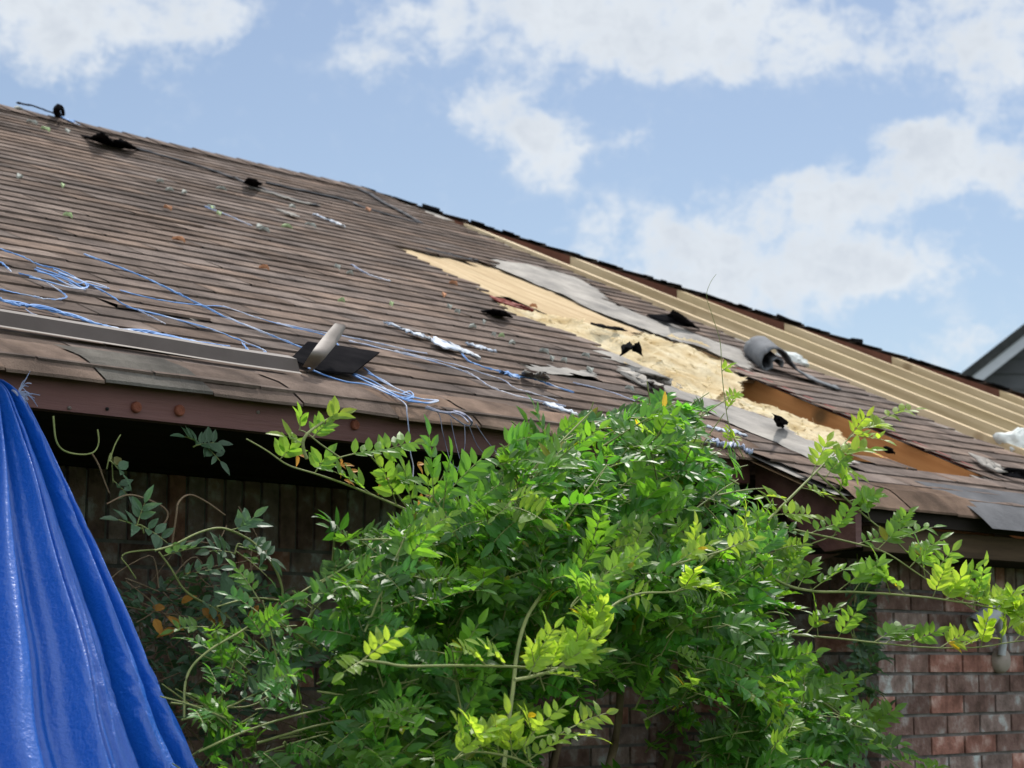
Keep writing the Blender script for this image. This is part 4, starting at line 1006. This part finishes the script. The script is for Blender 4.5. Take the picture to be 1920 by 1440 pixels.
runner(WIS, [(680, 1238), (720, 1243), (760, 1249), (860, 1248), (960, 1250), (1020, 1254), (1080, 1250)], -.98, -.98, .0028, .0028, auto(5, .6, .95, .07, .10, 73, .8, -.3) + [(.03, .06, -.5, -.2, 3), (.0, .07, .2, .4, 3)], seed=19, tintf=YT, ll=.034)
runner(WIS, [(965, 1275), (1000, 1268), (1050, 1252), (1110, 1215), (1118, 1180), (1150, 1135), (1200, 1113), (1260, 1110), (1310, 1098)], -1.0, -.92, .004, .0018,
       auto(18, .1, .55, .055, .08, 83, .8, .0) + auto(4, .9, 1, .05, .07, 84, .4, .5), seed=21, tintf=YT, ll=.034)
runner(WIS, [(1130, 1130), (1070, 1140), (1120, 1090), (1180, 1080)], -.95, -.92, .002, .0016, auto(7, .1, .95, .07, .10, 93, .7, .1), seed=23, tintf=MID, ll=.034)
runner(WIS, [(1000, 1440), (960, 1420), (890, 1410), (850, 1425)], -.98, -.98, .003, .0018, auto(9, .05, .95, .075, .10, 97, .8, -.1), seed=25, tintf=YT, ll=.036)
runner(WIS, [(975, 1400), (1000, 1385), (1030, 1378), (1055, 1375)], -.98, -.96, .002, .0014, auto(4, .1, .95, .09, .12, 98, .6, .4), seed=26, tintf=YT, ll=.036)
runner(WIS, [(1395, 860), (1368, 800), (1358, 740), (1353, 690), (1350, 640), (1335, 590), (1325, 555), (1332, 530), (1343, 514)], -.55, -.60, .0014, .0005, auto(4, .08, .24, .03, .045, 103, .4, .0, (2, 3)) + [(.36, .02, .2, .5, 1)], seed=27, tintf=YT, ll=.022)
runner(WIS, [(1300, 1070), (1340, 1040), (1390, 1010)], -.60, -.60, .004, .004, [], seed=28)
runner(WIS, [(1352, 1100), (1310, 1160), (1310, 1290)], -.60, -.50, .0022, .0016, [], 'leaf', 'brownstem', seed=29)
runner(WIS, [(960, 940), (1000, 880), (1050, 830), (1110, 770)], -.62, -.60, .003, .0018, auto(7, .05, .55, .09, .12, 105, .6, .0, (4, 5, 6)), 'leaf', seed=30)
runner(WIS, [(860, 1010), (830, 960), (810, 930)], -.6, -.6, .003, .0018, auto(5, .1, .95, .12, .17, 106, .8, .3, (4, 5)), 'leaf', seed=31)
# thin shoot with wilting leaflets reaching left under the beam
def left_runner():
    o = runner(WIS, [(1000, 1090), (880, 1020), (800, 975), (760, 955), (690, 925), (640, 905), (590, 888), (540, 872), (500, 845), (462, 823)], -.45, -.35, .0034, .0014, auto(5, .15, .45, .09, .12, 113, .6, -.2) + [(.68, .04, .3, .8, 1), (.83, .03, .2, .6, 1)], 'young', seed=33, tintf=MID)
    rng = random.Random(8)
    def wilt(fs):
        wl = MB()
        for f in fs: leaflet(wl, *f)
        wl.build('wilted_leaf', M['wilt'], o)
    for x, y in ((548, 856), (556, 852), (632, 869), (640, 873), (655, 885), (720, 900), (782, 872), (810, 891), (645, 900), (790, 925), (715, 905)):
        p = onv(x, y, -.38)
        wilt([(p, D * rng.uniform(-.2, 1) + V((0, 0, rng.uniform(-.5, .5))) - NN * rng.uniform(0, .4), V((0, 0, 1)) - NN, rng.uniform(.020, .034), .013, .3, .4, (rng.uniform(.8, 1.2),) * 3) for q in range(2)])
    wilt([(onv(946, 856, -.5), D * 1 + V((.2, 0, -.45)), V((0, 0, 1)) - NN, .06, .03, .3, .2, (1.2, 1.3, 1))])
    wilt([(onv(1243, 766, -.6), V((.2, 0, 1)), -NN, .045, .02, .2, .1, (1.4, 1.9, 1))])
    return o
left_runner()
runner(WIS, [(640, 860), (600, 832), (575, 812), (560, 806)], -.42, -.40, .002, .0012, [(.05, .10, .6, .3, 4), (.5, .04, .3, .6, 2), (.95, .03, -.2, .9, 1)], seed=35, tintf=MID, ll=.035)
runner(WIS, [(575, 860), (568, 835), (575, 815), (600, 795), (615, 786)], -.42, -.42, .004, .0025, [(.3, .05, -.9, .5, 1), (.95, .03, .4, .4, 1)], seed=36, tintf=YT)
runner(WIS, [(770, 960), (740, 920), (715, 880), (690, 850)], -.42, -.42, .0022, .0014, [(.95, .10, .5, .4, 5), (.5, .06, .7, .2, 3)], seed=37, tintf=MID)
# long bare shoots arching out of the left side
def arch(P, n, r=.0026, seed=1, groups=(), smat='stem', mm='shade', root=None):
    return runner(root or WIS, P, n, n, r, r * .7, list(groups), mm, smat, seed, MID if mm == 'young' else YT)
arch([(345, 1345), (350, 1270), (385, 1225), (450, 1185), (520, 1140), (600, 1090), (700, 1045), (780, 1030)], -.45, .0026, 41)
arch([(372, 1410), (450, 1375), (540, 1345), (640, 1322), (700, 1305)], -.50, .0026, 42)
arch([(340, 1350), (430, 1325), (520, 1270), (570, 1170), (620, 1115), (700, 1060)], -.4, .0024, 43, auto(6, .2, .8, .08, .12, 143, .3, .2))
arch([(320, 1318), (400, 1326), (480, 1320), (540, 1270)], -.35, .0024, 44)
arch([(880, 1120), (960, 1080), (1060, 1050)], -.6, .003, 45)
# the shaded tangle at the left, its own plant
def tangle():
    rng = random.Random(5)
    root = empty('twining_vine', W(1.6, .3, 0), 'thin twining vine with sparse dull leaves in the dark recess', 'climbing plant')
    A = lambda P, n, r, seed, gr=(), sm='stem', mm='shade': arch(P, n, r, seed, gr, sm, mm, root)
    A([(480, 1210), (420, 1150), (380, 1130), (345, 1105), (320, 1065), (298, 1035)], -.15, .003, 51, auto(5, .1, .9, .08, .11, 151, .1, .3, (2, 3)))
    A([(530, 1135), (528, 1100), (512, 1060), (480, 1022), (445, 1000), (410, 990), (370, 1000), (325, 1022), (290, 1032)], -.2, .0032, 52, [(.5, .05, .3, .8, 1), (.55, .05, .9, .5, 1), (.42, .06, .4, -.5, 2)])
    A([(322, 1022), (330, 970), (335, 942), (355, 928), (385, 940), (422, 966)], -.1, .0028, 53, (), 'brownstem')
    A([(285, 1010), (312, 975), (310, 955), (280, 938), (240, 928), (200, 945)], -.05, .0028, 54, (), 'brownstem')
    A([(325, 1022), (360, 1015), (405, 1017), (425, 985)], -.1, .0022, 55, (), 'brownstem')
    A([(472, 1026), (470, 1060), (478, 1110), (500, 1142)], -.05, .0022, 56, (), 'brownstem')
    A([(300, 1030), (245, 1035), (228, 1045), (240, 1062), (255, 1085)], -.1, .0022, 57)
    A([(100, 780), (105, 825), (120, 845), (150, 852), (175, 848), (185, 830), (183, 805)], -.05, .0022, 58)
    A([(172, 850), (185, 872), (195, 900), (205, 925)], .0, .0022, 59, (), 'brownstem')
    A([(205, 865), (215, 835), (226, 815)], .0, .002, 60, [(.1, .04, .4, -.6, 1)])
    A([(200, 880), (208, 850), (212, 905)], .02, .0018, 61, [(.95, .05, .3, -.5, 1)])
    A([(440, 1040), (446, 1020), (460, 1025)], -.15, .002, 62, [(.1, .10, -.6, .1, 3), (.4, .08, .7, -.3, 3), (.2, .09, .5, -.6, 2)])
    A([(362, 838), (378, 830), (370, 835)], .02, .002, 63, [(.2, .05, .7, .3, 3), (.8, .05, -.4, .2, 2), (.5, .06, .3, -.5, 2)])
    A([(270, 1000), (265, 985), (255, 985)], -.1, .002, 64, [(.3, .07, -.6, .3, 1), (.6, .07, .6, -.6, 2), (.9, .05, .1, .9, 1)])
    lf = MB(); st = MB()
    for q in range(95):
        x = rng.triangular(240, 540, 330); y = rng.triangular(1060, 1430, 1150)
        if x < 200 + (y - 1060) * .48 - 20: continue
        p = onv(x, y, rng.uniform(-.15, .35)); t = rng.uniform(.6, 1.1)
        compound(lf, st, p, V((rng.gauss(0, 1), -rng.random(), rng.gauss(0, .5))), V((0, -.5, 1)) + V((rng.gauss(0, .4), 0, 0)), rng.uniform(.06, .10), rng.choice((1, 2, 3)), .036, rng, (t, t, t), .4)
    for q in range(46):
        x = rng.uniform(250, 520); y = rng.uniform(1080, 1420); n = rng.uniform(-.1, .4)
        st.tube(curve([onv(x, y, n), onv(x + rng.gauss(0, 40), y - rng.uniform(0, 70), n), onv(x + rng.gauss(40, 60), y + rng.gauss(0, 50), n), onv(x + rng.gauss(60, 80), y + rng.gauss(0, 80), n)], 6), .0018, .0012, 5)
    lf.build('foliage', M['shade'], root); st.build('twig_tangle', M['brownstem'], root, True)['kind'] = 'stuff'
    for x, y in ((380, 1140), (395, 1152), (420, 1145), (345, 1182), (310, 1140), (340, 1130), (330, 1180), (485, 1135), (290, 1160)):
        wl = MB(); p = onv(x, y, -.05); leaflet(wl, p, V((rng.gauss(0, 1), -.3, rng.gauss(-.2, .4))), V((0, -1, .6)), rng.uniform(.035, .055), .02, .3, .4, (rng.uniform(.6, 1.0),) * 3)
        wl.build('wilted_leaf', M['wilt'], root)
tangle()
# dull creeper leaves on the return wall below the runners
def creeper():
    rng = random.Random(15)
    root = empty('wall_creeper', W(4.95, 0, 0), 'small dull green creeper hanging on the brick corner at right', 'climbing plant')
    lf = MB(); st = MB()
    for P in ([(1605, 1010), (1608, 1080), (1600, 1160), (1605, 1250)], [(1580, 1130), (1600, 1200), (1625, 1290), (1640, 1380)], [(1600, 1250), (1610, 1340), (1605, 1440)]):
        C = curve([onv(x, y, -.12) for x, y in P], 8); st.tube(C, .0022, .0014, 5)
        for q in range(9):
            p = rng.choice(C); t = rng.uniform(.7, 1.1)
            compound(lf, st, p, D * rng.gauss(.2, .7) + V((0, 0, rng.gauss(0, .4))) - NN * .2, V((0, 0, 1)) - NN * .5, rng.uniform(.07, .11), rng.choice((2, 3, 4)), .04, rng, (t, t, t), .3)
    for q in range(12):
        x = rng.uniform(1560, 1640); y = rng.uniform(1150, 1300)
        t = rng.uniform(.7, 1.1); compound(lf, st, onv(x, y, -.1), D * rng.gauss(0, .7) + V((0, 0, rng.gauss(0, .3))), V((0, 0, 1)) - NN * .6, rng.uniform(.07, .11), 4, .04, rng, (t, t, t), .3)
    lf.build('foliage', M['shade'], root); st.build('stem', M['stem'], root, True)
creeper()
